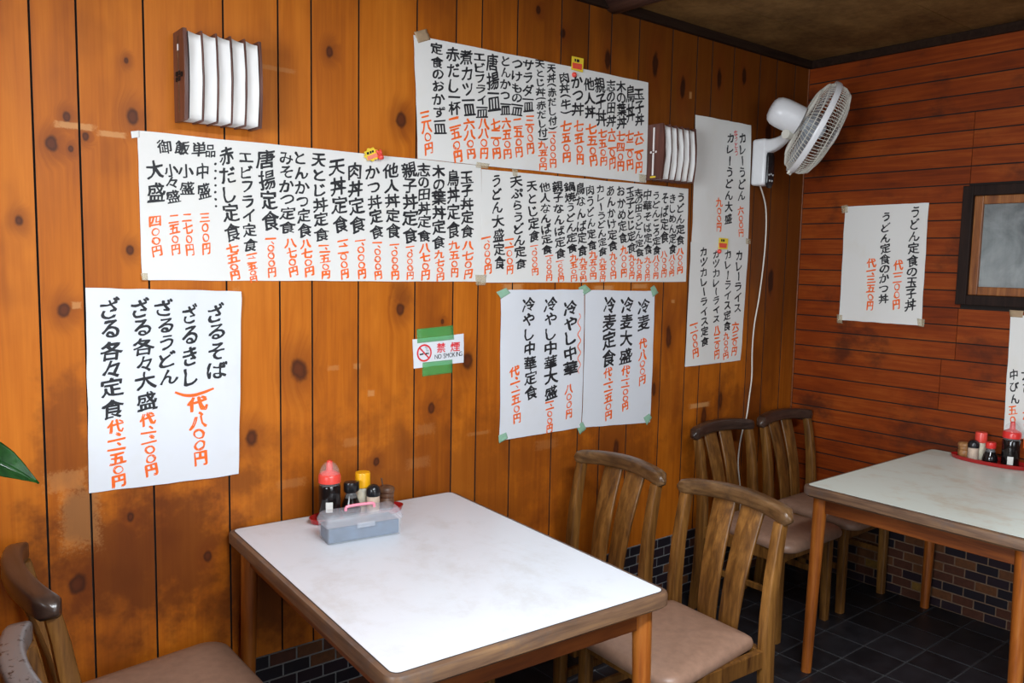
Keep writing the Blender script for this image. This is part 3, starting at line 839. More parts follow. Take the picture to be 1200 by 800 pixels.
# --- long sheet, right half
s = Sheet('menu_sheet', 'menu sheet of noodle set meals between the long sheet and the curry sheet', wl_px([(563.5,198),(806,221),(803,330),(563,331)]), M['paper'], layer=1, amp=.004, seed=2, nu=34, group=GP)
for a in [('うどん大盛定食',580.5,204,584.5,316,14),('天ぷらうどん定食',603.5,206,609.5,316,14),('天とじ定食',622,211,625,284,13),('他人なんば定食',637,213,640,299,12.5),
  ('親子なんば定食',652,212,656,304,12.5),('鍋焼うどん定食',666,213,669.5,297,12.5),('鳥なんば定食',678.5,214,681.5,301,11.5),('肉うどん定食',690,216,692.5,294,11),
  ('カレーうどん定食',702,216,705,300,10.5),('あんかけ定食',714,217,717,295,11),('おかめ定食',726,217,729,286,10.5),('玉子とじ定食',737,219,739,297,10.5),
  ('志の田うどん定食',747,220.5,748,301,9.5),('中華そば定食',757.5,221.5,758,299,10),('うどんころ定食',768,223.5,768,299,9.5),('そば定食',778,225,777.5,286,9.5),
  ('きしめん定食',787,227,787,298,9.5),('うどん定食',797,225,796,288,10)]: s.text(*a)
for a in [(K1,568.5,276,571,321,11),('一、一〇〇円',595,278,596.5,322,11),(K1,624.5,286,626,323,10),(K1,642,298,642.5,329,9.5),(K1,655,304,656.5,330,9),('九五〇円',671,297,671.5,330,9.5),
  ('九五〇円',682,301,682.5,330,9.5),('九五〇円',693.5,293,694,328,10),('九五〇円',705,301,705,330,9),('九〇〇円',717,295,717.5,327,8.5),('九〇〇円',729.5,287.5,730,325,9),
  ('九〇〇円',739,297,739,327,8.5),('九〇〇円',747.5,301.5,747.5,329,8),('九〇〇円',757.5,300,757,329,8),('八〇〇円',767.5,300,767,327,8),('八〇〇円',776.7,294,776.5,325,8),
  ('八〇〇円',786.5,299,786,324,8),('八〇〇円',796,291,795.5,321,8.5)]: s.text(*a, key='price', bold=.036)
s.tape([(556,322),(569,322),(568,334),(557,334)], M['tape_clear'])
s.tape([(599,197),(606,198),(605,207),(600,206)], M['tape_clear'])
s.done(INK)
# --- top sheet
s = Sheet('menu_sheet', 'highest menu sheet, with brown paper tape at its upper left corner', wl_px([(483.5,41),(758.5,97),(756,214),(488.5,186)]), M['paper'], layer=2, amp=.005, seed=3, nu=36, group=GP)
for a in [('定食のおかず一皿',510,50,514,157,15),('赤だし一杯',529,55,531.5,136,15),('煮カツ一皿',544,58,548.5,136,15),('エビフライ一皿',560,61,563.5,138,14),
  ('唐揚一皿',574.5,63,577.5,130,15),('とんかつ一皿',591,65,590.5,135,13),('つけもの一皿',604,69,604,136,13),('サラダ一皿',617.5,69,617.5,131,13),
  ('天とじ丼(赤だし付)',630.5,70,634.5,166,11.5),('天丼(赤だし付)',644,75,646.5,153,11),('肉丼(牛)',659,85,662,135,12.5),('かつ丼',674.5,88,675.5,136,14),
  ('他人丼',688,91,690,139,13.5),('親子丼',700.5,90,703.5,148,12.5),('志の田丼',714,93,714.5,149,11),('木の葉丼',726,94,726.5,151,11.5),('鳥丼',737,99,737,143,10.5),('玉子丼',747.5,103,747.5,148,11.5)]: s.text(*a)
for a in [('三八〇円',496,131,502,182,13),('二五〇円',530,139,536,191,14),('六八〇円',547,139,551,187,13),('八八〇円',564.5,140,565.8,187,13),('七二〇円',578,138,580.5,187,12),
  ('六五〇円',591,138,593.5,187,12),('二五〇円',604.5,140,606.5,185,11.5),('三〇〇円',619,136,619.8,181,11),('九五〇円',634,165,635,200,11.5),(K1,645.5,153,646.8,197,10.5),
  ('七五〇円',661,141,663,191,12.5),('七五〇円',676,141,678.5,193.5,12),('七五〇円',691,144,694.3,195,12),('七五〇円',704,150,706,195,10.5),('六二〇円',715,150,716.2,198.5,10),
  ('七四〇円',725.5,153,725.7,201,10.5),('七二〇円',736,151.5,736.7,200,10),('六二〇円',747,153,747.2,203.5,11)]: s.text(*a, key='price', bold=.036)
s.tape([(484,38),(499,34),(503,47),(489,51)], M['tape_kraft'], label='brown paper tape at the corner')
s.tape([(557,190),(572,192),(570,198),(556,196)], M['tape_clear'])
s.tape([(747,204),(756,205),(755,214),(748,213)], M['tape_clear'])
s.done(INK)
# --- zaru sheet
s = Sheet('menu_sheet', 'white menu sheet with the biggest brush writing, at left below the long sheet', wl_px([(99.5,337),(282,341),(279,555),(104,577.5)]), M['paper_new'], layer=1, amp=.006, seed=4, nu=26, nv=26, curl=((1, .05, .12, .006),), group=GP)
for a in [('ざる各々定食',128,348,131.5,492,27),('ざる各々大盛',163,349,172,482,25),('ざるうどん',191,350,197.5,451,23),('ざるきし',222,355,222.5,453,22),('ざるそば',252,355,254,444,24)]: s.text(*a, bold=.026)
for a in [('代、一、一五〇円',134,491,139.5,570,20),('代、一、一〇〇円',171,483,177.5,557,19),('代、八〇〇円',229.5,463,234.5,545,22)]: s.text(*a, key='price', bold=.040)
s.stroke([(204,459),(215,462.5),(226,462.5),(238,459),(249.5,454.5)], .0045, 'bracket_stroke')
s.done(INK)
# --- chilled noodle sheets
s = Sheet('menu_sheet', 'green-taped white menu sheet with a wavy orange line, left one of the pair', wl_px([(586,339.5),(683.9,339),(679.9,500.5),(584,516)]), M['paper_new'], layer=1, amp=.005, seed=5, nu=18, nv=26, group=GP)
for a in [('冷やし中華定食',618,348,621.5,469,15),('冷やし中華大盛',644,348,644.5,469,16),('冷やし中華',667,351.5,667,440,16)]: s.text(*a)
for a in [('代、一、一五〇円',601,428,605,496,11),('一、一〇〇円',642.7,468,642.7,507,9.5),('八〇〇円',665,451,665.5,490,10)]: s.text(*a, key='price', bold=.036)
s.stroke([(677+1.6*math.sin(i*1.25), 367+i*2.8) for i in range(26)], .0022, 'wavy_line')
for q in [[(581,342),(592,337),(597,343),(586,350)], [(583,510),(592,506),(594,513),(584,519)]]: s.tape(q, M['tape_mint'])
s.done(INK)
s = Sheet('menu_sheet', 'green-taped white menu sheet without wavy line, right one of the pair', wl_px([(685.1,339.5),(766.5,341),(761,494.5),(681.1,500.5)]), M['paper_new'], layer=1, amp=.004, seed=6, nu=18, nv=26, group=GP)
for a in [('冷麦定食',713.5,346,712,431,15),('冷麦大盛',734,347,731.5,428,15),('冷麦',753,349,753,387,14)]: s.text(*a)
for a in [('代、一、一五〇円',711,430,712,492,10.5),('代、一、一〇〇円',732,428,731.5,481,10),('代、八〇〇円',752,396,751.3,451,9.5)]: s.text(*a, key='price', bold=.036)
for q in [[(677,337),(685,333),(692,340),(683,346)], [(761,337),(766,334),(771,343),(764,348)], [(674,497),(682,494),(686,502),(679,509)], [(753,489),(760,484),(763,489),(757,498)]]: s.tape(q, M['tape_mint'])
s.done(INK)
# --- curry sheets
s = Sheet('menu_sheet', 'upper of the two tall curry menu sheets, close to the wall fan', wl_px([(814,134.5),(879.5,147),(875.5,286.5),(809.5,284)]), M['paper'], layer=1, amp=.005, seed=8, nu=16, nv=26, group=GP)
for a in [('カレーうどん',869,155,868,236,8.5),('カレーうどん大盛',855,155,852,264,9.5)]: s.text(*a)
for a in [('六〇〇円',866.6,241,867.2,278,7.5),('九〇〇円',841.5,231,841,272,8)]: s.text(*a, key='price', bold=.036)
s.text('なっとう', 861, 152, 861.7, 183, 4.6, key='note')
s.tape([(873,279),(879,280),(879,286),(873,286)], M['tape_clear'])
s.done(INK)
s = Sheet('menu_sheet', 'lower of the two tall curry menu sheets, four columns, left of the white cord', wl_px([(808.5,283.5),(876,286),(866.5,422),(801.5,429.5)]), M['paper'], layer=2, amp=.004, seed=9, nu=16, nv=26, group=GP)
for a in [('カレーライス',865,293,862.5,367,9),('カレーライス定食',851.6,292,850.4,388,8.5),('カツカレーライス',837.6,292,838,379,9),('カツカレーライス定食',823,289,824.2,406,9.5)]: s.text(*a)
for a in [('六三〇円',860.7,376,858.5,417,8),('九〇〇円',849.5,388.5,849,421,7.5),('八三〇円',838.6,382,838.6,421,8),('一、一〇〇円',811.6,377,813.7,419,9)]: s.text(*a, key='price', bold=.036)
s.done(INK)
# --- right wall sheets
s = Sheet('menu_sheet', 'menu sheet alone on the red-brown board wall, left of the small window', wr_px([(991,242),(1089,237.5),(1080,381.5),(984,374.5)]), M['paper'], 'right', 0, .005, 10, 20, 26, curl=((0, 1, .14, .010),), group=GP)
for a in [('うどん定食の玉子丼',1074,241,1067,364,13),('うどん定食のかつ丼',1039.6,248,1035.7,356,12.5)]: s.text(*a)
for a in [('代一二〇〇円',1053.6,304,1050.6,363,11),('代一、三五〇円',1022,302,1020,364,10.5)]: s.text(*a, key='price', bold=.036)
s.tape([(986,241),(994,240),(994,249),(987,250)], M['tape_clear']); s.tape([(1075,373),(1084,374),(1083,383),(1076,382)], M['tape_clear']); s.tape([(981,368),(988,369),(988,379),(981,378)], M['tape_clear'])
s.done(INK)
s = Sheet('menu_sheet', 'drinks menu sheet at the right edge, behind the tall soy sauce bottle', wr_px([(1184.5,369),(1262,372),(1252,530),(1176.5,507)]), M['paper'], 'right', 0, .004, 12, 18, 26, group=GP)
for a in [('中びん',1188,432,1190,474,11),('大びん',1203,430,1206,478,12)]: s.text(*a)
for a in [('五〇〇円',1187.5,474,1187,518,10.5),('六〇〇円',1204,478,1204,526,11)]: s.text(*a, key='price', bold=.036)
s.tape([(1183,363),(1200,364),(1199,372),(1184,371)], M['tape_kraft'], label='brown paper tape at the corner')
s.done(INK)
# --- no-smoking sign
s = Sheet('no_smoking_sign', 'small white no smoking sign held by two strips of green tape above the white table', wl_px([(483,397.5),(543,391),(543,424.5),(484.5,431.5)]), M['paper_new'], layer=0, amp=.0012, seed=13, nu=12, nv=8, cat='sign')
ln = s.line('red_lettering'); s.text('禁', 516.5, 401.5, 516.5, 413, 11, '', False, .022, ln); ln = s.line('red_lettering'); s.text('煙', 533, 400, 533, 412, 11, '', False, .022, ln)
ln = s.line('black_lettering')
for ch, x in zip('NO', (510.8, 514.8)): s.text(ch, x, 414.0-(x-510)*.13, x, 422.0-(x-510)*.13, 5.6, '', False, .012, ln)
for ch, x in zip('SMOKING', (520.3, 523.7, 527.8, 531.6, 534.4, 536.6, 539.4)): s.text(ch, x, 414.0-(x-510)*.13, x, 422.0-(x-510)*.13, 5.4, '', False, .012, ln)
c0 = s.px(496.7, 413.4); rad = s.width(496.7, 413.4, 17.4)/2
N = 40; vs, fs = [], []
for i in range(N):
    a = 2*PI*i/N; vs += [c0+Vector((math.cos(a), math.sin(a)))*rad, c0+Vector((math.cos(a), math.sin(a)))*rad*.80]
    j = (i+1) % N; fs.append((2*i, 2*i+1, 2*j+1, 2*j))
rl = s.line('prohibition_ring'); s.put('', rl)(vs, fs)
d = Vector((.72, -.70)); nn = Vector((.70, .72))
s.put('', rl)([c0-d*rad*.86+nn*rad*.09, c0-d*rad*.86-nn*rad*.09, c0+d*rad*.86-nn*rad*.09, c0+d*rad*.86+nn*rad*.09], [(0, 1, 2, 3)])
cl = s.line('cigarette_symbol')
def cig(l, r_, b, t_): s.put('', cl)([c0+Vector((l, b))*rad, c0+Vector((r_, b+.06))*rad, c0+Vector((r_, t_+.06))*rad, c0+Vector((l, t_))*rad], [(0, 1, 2, 3)])
cig(-.62, -.1, -.24, -.06); cig(.12, .5, -.2, -.02); cig(.54, .62, -.2, 0)
for dx in (0, .14):
    s.put('', cl)([c0+Vector((.08+dx, .72))*rad, c0+Vector((.15+dx, .72))*rad, c0+Vector((.40+dx*1.4, .18))*rad, c0+Vector((.33+dx*1.4, .16))*rad, c0+Vector((.30+dx, .4))*rad], [(0, 1, 2, 3, 4)])
s.tape([(488,385.5),(530.5,381),(531.5,397.5),(488.5,402)], M['tape_green'], off=.0014)
s.tape([(494.5,424.5),(529.5,421),(529.5,436.5),(494.5,441)], M['tape_green'], off=.0014)
s.done({'red_lettering': M['red_ink'], 'black_lettering': M['ink'], 'prohibition_ring': M['red_ink'], 'cigarette_symbol': M['ink']})
COL.objects.unlink(_go); bpy.data.objects.remove(_go)

# --- small sale tags pinned at the sheets
def tag_plate(name, label, poly, mat, off, thick=.003):
    ps = [on_y(*p) for p in poly]; bm = bmesh.new()
    cen = sum(ps, Vector())/len(ps)
    loft(bm, [[(p.x, YW-off, p.z) for p in ps], [(p.x, YW-off-thick, p.z) for p in ps]])
    bmesh.ops.recalc_face_normals(bm, faces=bm.faces)
    return bm, Vector((cen.x, YW-off, cen.z))
def price_tag(label, poly, band, marks, off, band_mat):
    bm, org = tag_plate('price_tag', label, poly, None, off)
    t = link('price_tag', bm, M['sticker_yellow'], None, False, org); tag(t, label, 'price tag', 'small yellow and red price tags')
    def add(nm, pl, mat, o2, th=.001):
        b, _ = tag_plate(nm, None, pl, mat, o2, th); o = link(nm, b, mat, None, False, org); o.parent = t; o.location = (0, 0, 0); return o
    add('red_band', band, band_mat, off+.003)
    for mk in marks: add('black_mark', mk, M['ink'], off+.003, .0006)
    return t, org
def burst(cx, cy, rx, ry, n=9):
    return [(cx+rx*(1+.10*math.cos(n*a))*math.cos(a)+0, cy-ry*(1+.10*math.cos(n*a))*math.sin(a)) for a in [2*PI*i/54 for i in range(54)]]
t, org = price_tag('yellow scalloped tag with a red clip on the top edge of the long menu sheet', burst(433, 181.3, 8.2, 7.6), [(427.5,183.5),(439,179.5),(440,184),(428.5,188.5)],
   [[(427,179),(429.5,178.2),(430,181),(427.5,181.8)], [(430.5,177.8),(432.2,177.2),(432.8,180),(431,180.6)], [(433,177),(435,176.3),(435.4,178.8),(433.4,179.4)]], .011, M['sticker_pink'])
bm = bmesh.new()
q = on_y(447, 184); q.y = YW-.020
tube(bm, [on_y(446, 183, YW-.02), on_y(443.5, 178, YW-.02), on_y(441, 176.5, YW-.02)], [.006, .0045, .003], 10)
tube(bm, [on_y(446, 183, YW-.02), on_y(446.2, 178, YW-.02), on_y(445.5, 175, YW-.02)], [.006, .0045, .003], 10)
bmesh.ops.create_uvsphere(bm, u_segments=14, v_segments=10, radius=.009, matrix=Matrix.Translation(on_y(446.5, 184, YW-.02)))
tube(bm, [on_y(444, 184, YW-.001), on_y(444, 184, YW-.02)], .004, 8)
o = link('clip', bm, M['cap_coral'], None, True, org); o.parent = t; o.location = (0, 0, 0); o['label'] = 'red two-pronged clip'
t, org = price_tag('yellow and red tag on the upper edge of the highest menu sheet', [(667.5,66.5),(681,69.5),(680,85.5),(667,82)], [(667.6,74),(678.8,76),(678.5,82.7),(668,80.6)],
   [[(670.3,69.5),(672,69.8),(672,73),(670.3,72.6)], [(672.8,70),(675.8,70.6),(675.8,74),(672.8,73.4)]], .011, M['sticker_red'])
bm = bmesh.new(); bmesh.ops.create_uvsphere(bm, u_segments=14, v_segments=10, radius=.0095, matrix=Matrix.Translation(on_y(673, 87.5, YW-.012)))
o = link('push_pin', bm, M['cap_coral'], None, True, org); o.parent = t; o.location = (0, 0, 0)
t, org = price_tag('yellow and red tag where the two curry menu sheets meet', [(840.3,278.5),(850.5,279.5),(849.5,292),(839.5,291.5)], [(839.6,284.6),(848.8,285.3),(848,290.5),(840,289.8)],
   [[(842,280.2),(843.4,280.3),(843.4,283),(842,282.8)], [(844,280.4),(846,280.6),(846,283.2),(844,283)]], .011, M['sticker_red'])
bm = bmesh.new(); bmesh.ops.create_uvsphere(bm, u_segments=14, v_segments=10, radius=.010, matrix=Matrix.Translation(on_y(843, 294.5, YW-.013)))
o = link('push_pin', bm, M['cap_coral'], None, True, org); o.parent = t; o.location = (0, 0, 0)

# ------------------------------------------------------------------ wall lamps
def sconce(label, x, z0, z1, w, d, slit):
    t = empty('wall_lamp', (x, YW, z0), 0, label, 'lamp')
    h = z1-z0
    def fin(xc, th, mat=M['lamp_wood'], nm='fin'):
        # slightly bowed front edge
        bm = bmesh.new(); n = 10; prof = []
        for i in range(n+1):
            f = i/n; prof.append((-(d-.006+.010*math.sin(PI*f)), h*f))
        L = [(xc-th/2, 0, 0)]+[(xc-th/2, y, z) for y, z in prof]+[(xc-th/2, 0, h)]
        R = [(xc+th/2, y, z) for _, y, z in L]
        loft(bm, [L, R]); bmesh.ops.recalc_face_normals(bm, faces=bm.faces)
        return link(nm, bm, mat, t)
    side = fin(.005, .010, nm='side_panel')
    fin(w-.004, .008, nm='side_panel')
    n = 5
    for i in range(1, n): fin(.010+(w-.018)*i/n, .0045)
    link('back_board', boxm((.01, -.006, .004), (w-.008, -.001, h-.004)), M['lamp_wood'], t)
    # sagging paper between the fins, open-topped box
    for i in range(n):
        a, b = .010+(w-.018)*i/n+.003, .010+(w-.018)*(i+1)/n-.003
        bm = bmesh.new(); rows = []
        N, K = 12, 6
        for j in range(N+1):
            f = j/N; row = []
            for k_ in range(K+1):
                g = k_/K
                y = -(d-.006+.010*math.sin(PI*f)) + .010*math.sin(PI*g)*.5 + .003*noise.noise(Vector((i*3.1+g*2, f*5, x)))
                y += .010*(1-g)*0
                row.append((a+(b-a)*g, y, .004+(h-.010-.006*g)*f))
            rows.append(row)
        back = [[(p[0], p[1]+.0008, p[2]) for p in r] for r in rows]
        vs = [[bm.verts.new(p) for p in r] for r in rows]; vb = [[bm.verts.new(p) for p in r] for r in back]
        for j in range(N):
            for k_ in range(K):
                bm.faces.new((vs[j][k_], vs[j][k_+1], vs[j+1][k_+1], vs[j+1][k_])); bm.faces.new((vb[j][k_], vb[j+1][k_], vb[j+1][k_+1], vb[j][k_+1]))
        # bottom and top flaps that close the paper box back to the board
        for (r, zz) in ((0, .004), (N, h-.010)):
            p = [vs[r][k_] for k_ in range(K+1)]; e = [bm.verts.new((v.co.x, -.008, v.co.z)) for v in p]
            for k_ in range(K): bm.faces.new((p[k_], e[k_], e[k_+1], p[k_+1]))
        bmesh.ops.recalc_face_normals(bm, faces=bm.faces)
        link('paper_shade', bm, M['shade'], t, True)
    # cut-out ornament on the side panel: a thin slit with a four-petal flower in the middle
    bm = bmesh.new(); yc = -d*.45
    if slit:
        box(bm, (-.0012, yc-.004, h*.08), (.0006, yc+.004, h*.45)); box(bm, (-.0012, yc-.004, h*.55), (.0006, yc+.004, h*.94))
        for dy, dz in ((-.013, 0), (.013, 0), (-.0, .011), (0, -.011)):
            box(bm, (-.0012, yc+dy-.004, h*.5+dz*.6-.004), (.0006, yc+dy+.004, h*.5+dz*.6+.004), .001)
        link('cut_out', bm, M['shade'], t)
        link('lamp_switch', boxm((-.002, yc-.016, h*.035), (.0, yc+.012, h*.065), .0008), M['sticker_yellow'], t)
    else:
        box(bm, (-.0012, yc-.0035, h*.78), (.0006, yc+.0035, h*.85))
        link('cut_out', bm, M['shade'], t)
        bm = bmesh.new(); box(bm, (-.001, yc-.002, h*.1), (.0006, yc+.002, h*.45)); box(bm, (-.001, yc-.002, h*.55), (.0006, yc+.002, h*.94))
        link('groove', bm, M['crest'], t)
        bm = bmesh.new()
        for dy, dz in ((-.010, .006), (.010, .006), (-.010, -.008), (.010, -.008), (-.03, 0)):
            box(bm, (-.0035, yc+dy-.006, h*.5+dz-.006), (.0, yc+dy+.006, h*.5+dz+.006), .002)
        link('flower_ornament', bm, M['frame_dark'], t)
    return t
sconce('paper wall lamp with brown fins, at upper left above the long menu sheet', .683, 1.822, 2.050, .205, .085, False)
sconce('paper wall lamp with a white slit in its side, left of the curry sheets', 2.516, 1.812, 2.030, .205, .090, True)

# ------------------------------------------------------------------ wall fan
fan = empty('wall_fan', (3.27, YW, 1.95), 0, 'white wall-mounted fan with a tilted round wire guard near the corner', 'fan')
FO = Vector(fan.location)
def fl_(nm, bm, mat, smooth=True, ang=40, par=None):
    o = link(nm, bm, mat, None, False, FO)
    o.location = (0, 0, 0); o.parent = par or fan
    if smooth: auto(o, ang)
    return o
fl_('wall_plate', boxm((3.222, YW-.075, 1.842), (3.300, YW-.0015, 2.050), .014, 3), M['fan_white'])
cp = bmesh.new(); loft(cp, [[(3.262+a, YW-.074-dy, 1.912+b) for a, b in rrect(.054*sc_, .165*sc_, .025, 5)] for dy, sc_ in ((0, 1), (.006, 1), (.010, .9))])
fl_('control_panel', cp, M['black'])
panel = [c for c in fan.children if c.name.startswith('control_panel')][0]
for bx, bz in ((-.015, .0), (0, .004), (.015, .0), (-.009, -.026), (.009, -.026)):
    b = bmesh.new(); bmesh.ops.create_uvsphere(b, u_segments=10, v_segments=6, radius=.0045, matrix=Matrix.Translation((3.262+bx, YW-.084, 1.888+bz)))
    fl_('button', b, M['button'], par=panel)
AX = (CR*.885+Vector((0, 0, -.45))-CF*.13); AX.z = -.42; AX.normalize()
RC = on_y(953.5, 150, 1.985)
MB = RC-AX*.185
arm = bmesh.new()
pv = RC-AX*.11+Vector((0, 0, -.075))
path = smooth_path([(3.258, YW-.05, 2.015), (3.25, YW-.10, 2.018), (3.235, YW-.15, 2.030), pv], 5)
rings = []
for i, p_ in enumerate(path):
    f = i/(len(path)-1); a_ = .040-.012*f
    rings.append([(p_.x+a*1.0, p_.y, p_.z+b) for a, b in rrect(.062-.026*f, .066-.030*f, .014, 4)])
loft(arm, rings); bmesh.ops.recalc_face_normals(arm, faces=arm.faces)
fl_('arm', arm, M['fan_white'])
kb = bmesh.new(); tube(kb, [pv-Vector((.03, 0, 0)), pv+Vector((.03, 0, 0))], .020, 16); tube(kb, [pv, pv+Vector((0, 0, .05))], .016, 14)
fl_('tilt_joint', kb, M['fan_wire'])
def axial(prof, n=32, closed=True, bm=None):
    u = AX.cross(Vector((0, 0, 1))).normalized(); v = u.cross(AX).normalized(); bm = bm or bmesh.new()
    loft(bm, [[RC+AX*z+(u*math.cos(2*PI*k_/n)+v*math.sin(2*PI*k_/n))*r for k_ in range(n)] for r, z in prof], True, closed)
    bmesh.ops.recalc_face_normals(bm, faces=bm.faces); return bm
fl_('motor_housing', axial([(.014, -.205), (.034, -.202), (.050, -.193), (.060, -.176), (.064, -.150), (.064, -.12), (.063, -.066), (.05, -.060)]), M['fan_white'])
UU = AX.cross(Vector((0, 0, 1))).normalized(); VV = UU.cross(AX).normalized()
def rim(a, r, z): return RC+AX*z+(UU*math.cos(a)+VV*math.sin(a))*r
RG = .202
def wires(prof, n, r, twist=0.):
    bm = bmesh.new()
    for i in range(n):
        a = 2*PI*i/n; tube(bm, [rim(a+twist*j, rr, z) for j, (rr, z) in enumerate(prof)], r, 4)
    return bm
def rings_(lst, r, bm):
    for rr, z in lst: 
        pts = [rim(2*PI*k_/48, rr, z) for k_ in range(49)]; tube(bm, pts, r, 6, False)
    return bm
fl_('front_guard', rings_([(.140, .081), (.187, .054), (.090, .090)], .0016, wires([(RG-.004, .006), (.195, .038), (.178, .066), (.13, .084), (.048, .094)], 84, .0013, .015)), M['fan_wire'])
fl_('rear_guard', rings_([(.150, -.050), (.186, -.030)], .0016, wires([(RG-.004, -.004), (.182, -.034), (.14, -.054), (.060, -.060)], 72, .0013, .02)), M['fan_wire'])
fl_('guard_ring', axial([(RG-.006, -.012), (RG+.003, -.012), (RG+.005, -.004), (RG+.005, .004), (RG+.003, .012), (RG-.006, .012), (RG-.006, -.012)], 56, False), M['fan_white'])
fl_('guard_cap', axial([(.050, .088), (.052, .092), (.048, .099), (.02, .102)], 28), M['fan_white'])
fl_('hub', axial([(.034, -.05), (.036, .03), (.028, .045), (.01, .05)], 24), M['blade'])
for b_ in range(4):
    bm = bmesh.new(); N, K = 10, 8; g = []
    for j in range(N+1):
        f = j/N; r = .033+.140*f; row = []
        for k_ in range(K+1):
            q_ = (k_/K-.5); a = b_*PI/2+q_*(1.15*math.sqrt(max(.05, 1-(f-.55)**2*1.6)))+.25*f
            row.append(bm.verts.new(rim(a, r*(1-.05*(2*q_)**4), -.012+.040*q_*(1-.3*f))))
        g.append(row)
    for j in range(N):
        for k_ in range(K): bm.faces.new((g[j][k_], g[j][k_+1], g[j+1][k_+1], g[j+1][k_]))
    ex = bmesh.ops.solidify(bm, geom=bm.faces[:], thickness=.0015)
    fl_('blade', bm, M['blade'])
bm = bmesh.new(); tube(bm, [rim(-PI/2+.06, RG+.002, -.006), rim(-PI/2+.06, RG+.018, -.008)], [.007, .005], 8); tube(bm, [rim(-PI/2-.10, RG+.002, .006), rim(-PI/2-.10, RG+.014, .006)], [.006, .004], 8)
fl_('ring_clip', bm, M['fan_wire'])
cord = [(3.262, YW-.03, 1.845)]+[tuple(on_y(x, y, YW-.006)) for x, y in ((897.5, 245), (896.5, 290), (890, 345), (884, 380), (881.5, 410), (881, 440), (878, 465), (874.5, 490), (870, 505), (867, 520), (865, 545), (868, 580), (866, 620), (868, 660))]
bm = bmesh.new(); tube(bm, smooth_path(cord, 6), .0034, 8)
fl_('power_cord', bm, M['cord'])

# ------------------------------------------------------------------ things on the tables
def thing_lathe(nm, prof, mat, par, c=(0, 0, 0), n=28, ang=50):
    bm = bmesh.new(); lathe(bm, prof, c, n); o = auto(link(nm, bm, mat, par), ang); return o
def oval_tray(label, loc, rz, a, b):
    bm = bmesh.new(); n = 48; rings = []
    def ell(s_, z): return [((a+s_)*math.cos(2*PI*k_/n), (b+s_)*math.sin(2*PI*k_/n), z) for k_ in range(n)]
    loft(bm, [ell(-.012, 0), ell(-.004, .002), ell(.002, .017), ell(-.0015, .0175), ell(-.008, .005), ell(-.02, .004)])
    o = auto(link('condiment_tray', bm, M['tray_red']), 40); o.location = loc; o.rotation_euler = (0, 0, rz); return tag(o, label, 'tray')
def soy_bottle(label, loc, h, r, cap, clear=True):
    t = empty('soy_sauce_bottle', loc, random.uniform(0, 6), label, 'bottle')
    hb = h*.60
    thing_lathe('body', [(r*.9, 0), (r, .004), (r, hb*.92), (r*.94, hb*.97), (r*.80, hb)], M['soy'], t)
    thing_lathe('glass_band', [(r*.93, hb*.972), (r*.93, hb*1.06), (r*.8, hb*1.065)], M['clear'], t)
    thing_lathe('cap', [(r*.98, hb*1.03), (r*1.04, hb*1.04), (r*1.04, hb*1.20), (r*.96, hb*1.26), (r*.62, hb*1.32), (r*.34, hb*1.36), (r*.28, hb*1.58), (r*.20, hb*1.62)], cap, t)
    # clear dome cover hinged over the spout
    bm = bmesh.new(); prof = [(r*.93*math.cos(a), hb*1.24+r*1.25*math.sin(a)) for a in [PI/2*i/9 for i in range(9)]]+[(r*.03, hb*1.24+r*1.25)]
    lathe(bm, prof, n=28, closed_ends=False); auto(link('dome_cover', bm, M['clear'], t), 60)
    return t
def add_label(t, r, zc, h, ang, mat):
    bm = bmesh.new(); n = 6; A = [ang-t.rotation_euler.z+(-.32+.64*i/n) for i in range(n+1)]
    rows = [[((r+.0006)*math.cos(a), (r+.0006)*math.sin(a), z) for a in A] for z in (zc-h/2, zc+h/2)]
    inn = [[((r-.0004)*math.cos(a), (r-.0004)*math.sin(a), z) for a in A] for z in (zc-h/2, zc+h/2)]
    loft(bm, [list(reversed(inn[0]))+rows[0], list(reversed(inn[1]))+rows[1]])
    bmesh.ops.recalc_face_normals(bm, faces=bm.faces)
    return link('label', bm, mat, t)
def small_soy(label, loc, cap, h=.088):
    t = empty('soy_sauce_cruet', loc, 0, label, 'bottle')
    thing_lathe('body', [(.022, 0), (.0275, .005), (.0285, .018), (.025, .034), (.017, .050), (.0145, .058), (.013, .060)], M['soy'], t)
    thing_lathe('glass_neck', [(.0185, .046), (.0158, .056), (.015, .066), (.012, .067)], M['clear'], t)
    bm = bmesh.new(); rings = []
    for s_, z in ((.9, .062), (1, .065), (1, .082), (.93, .086), (.5, .088)):
        rings.append([(.021*s_*math.cos(2*PI*k_/24)+(.006*s_*max(0, math.cos(2*PI*k_/24))**6), .019*s_*math.sin(2*PI*k_/24), z) for k_ in range(24)])
    loft(bm, rings); auto(link('cap', bm, cap, t), 40)
    return t
def shaker(label, loc, fill, cap, dome=True, h=.09, r=.0195):
    t = empty('spice_shaker', loc, 0, label, 'shaker')
    hb = h*.62
    thing_lathe('body', [(r*.92, 0), (r, .003), (r, hb*.97), (r*.9, hb)], fill, t)
    thing_lathe('glass', [(r*1.02, .001), (r*1.05, .004), (r*1.05, hb*.98), (r*.95, hb*1.005)], M['clear'], t)
    if dome: prof = [(r*1.06, hb), (r*1.10, hb+.004), (r*1.08, h*.80), (r*.92, h*.90), (r*.6, h*.97), (r*.15, h)]
    else: prof = [(r*.95, hb), (r*1.14, hb+.002), (r*1.14, h-.004), (r*1.06, h), (r*.5, h)]
    thing_lathe('cap', prof, cap, t)
    return t
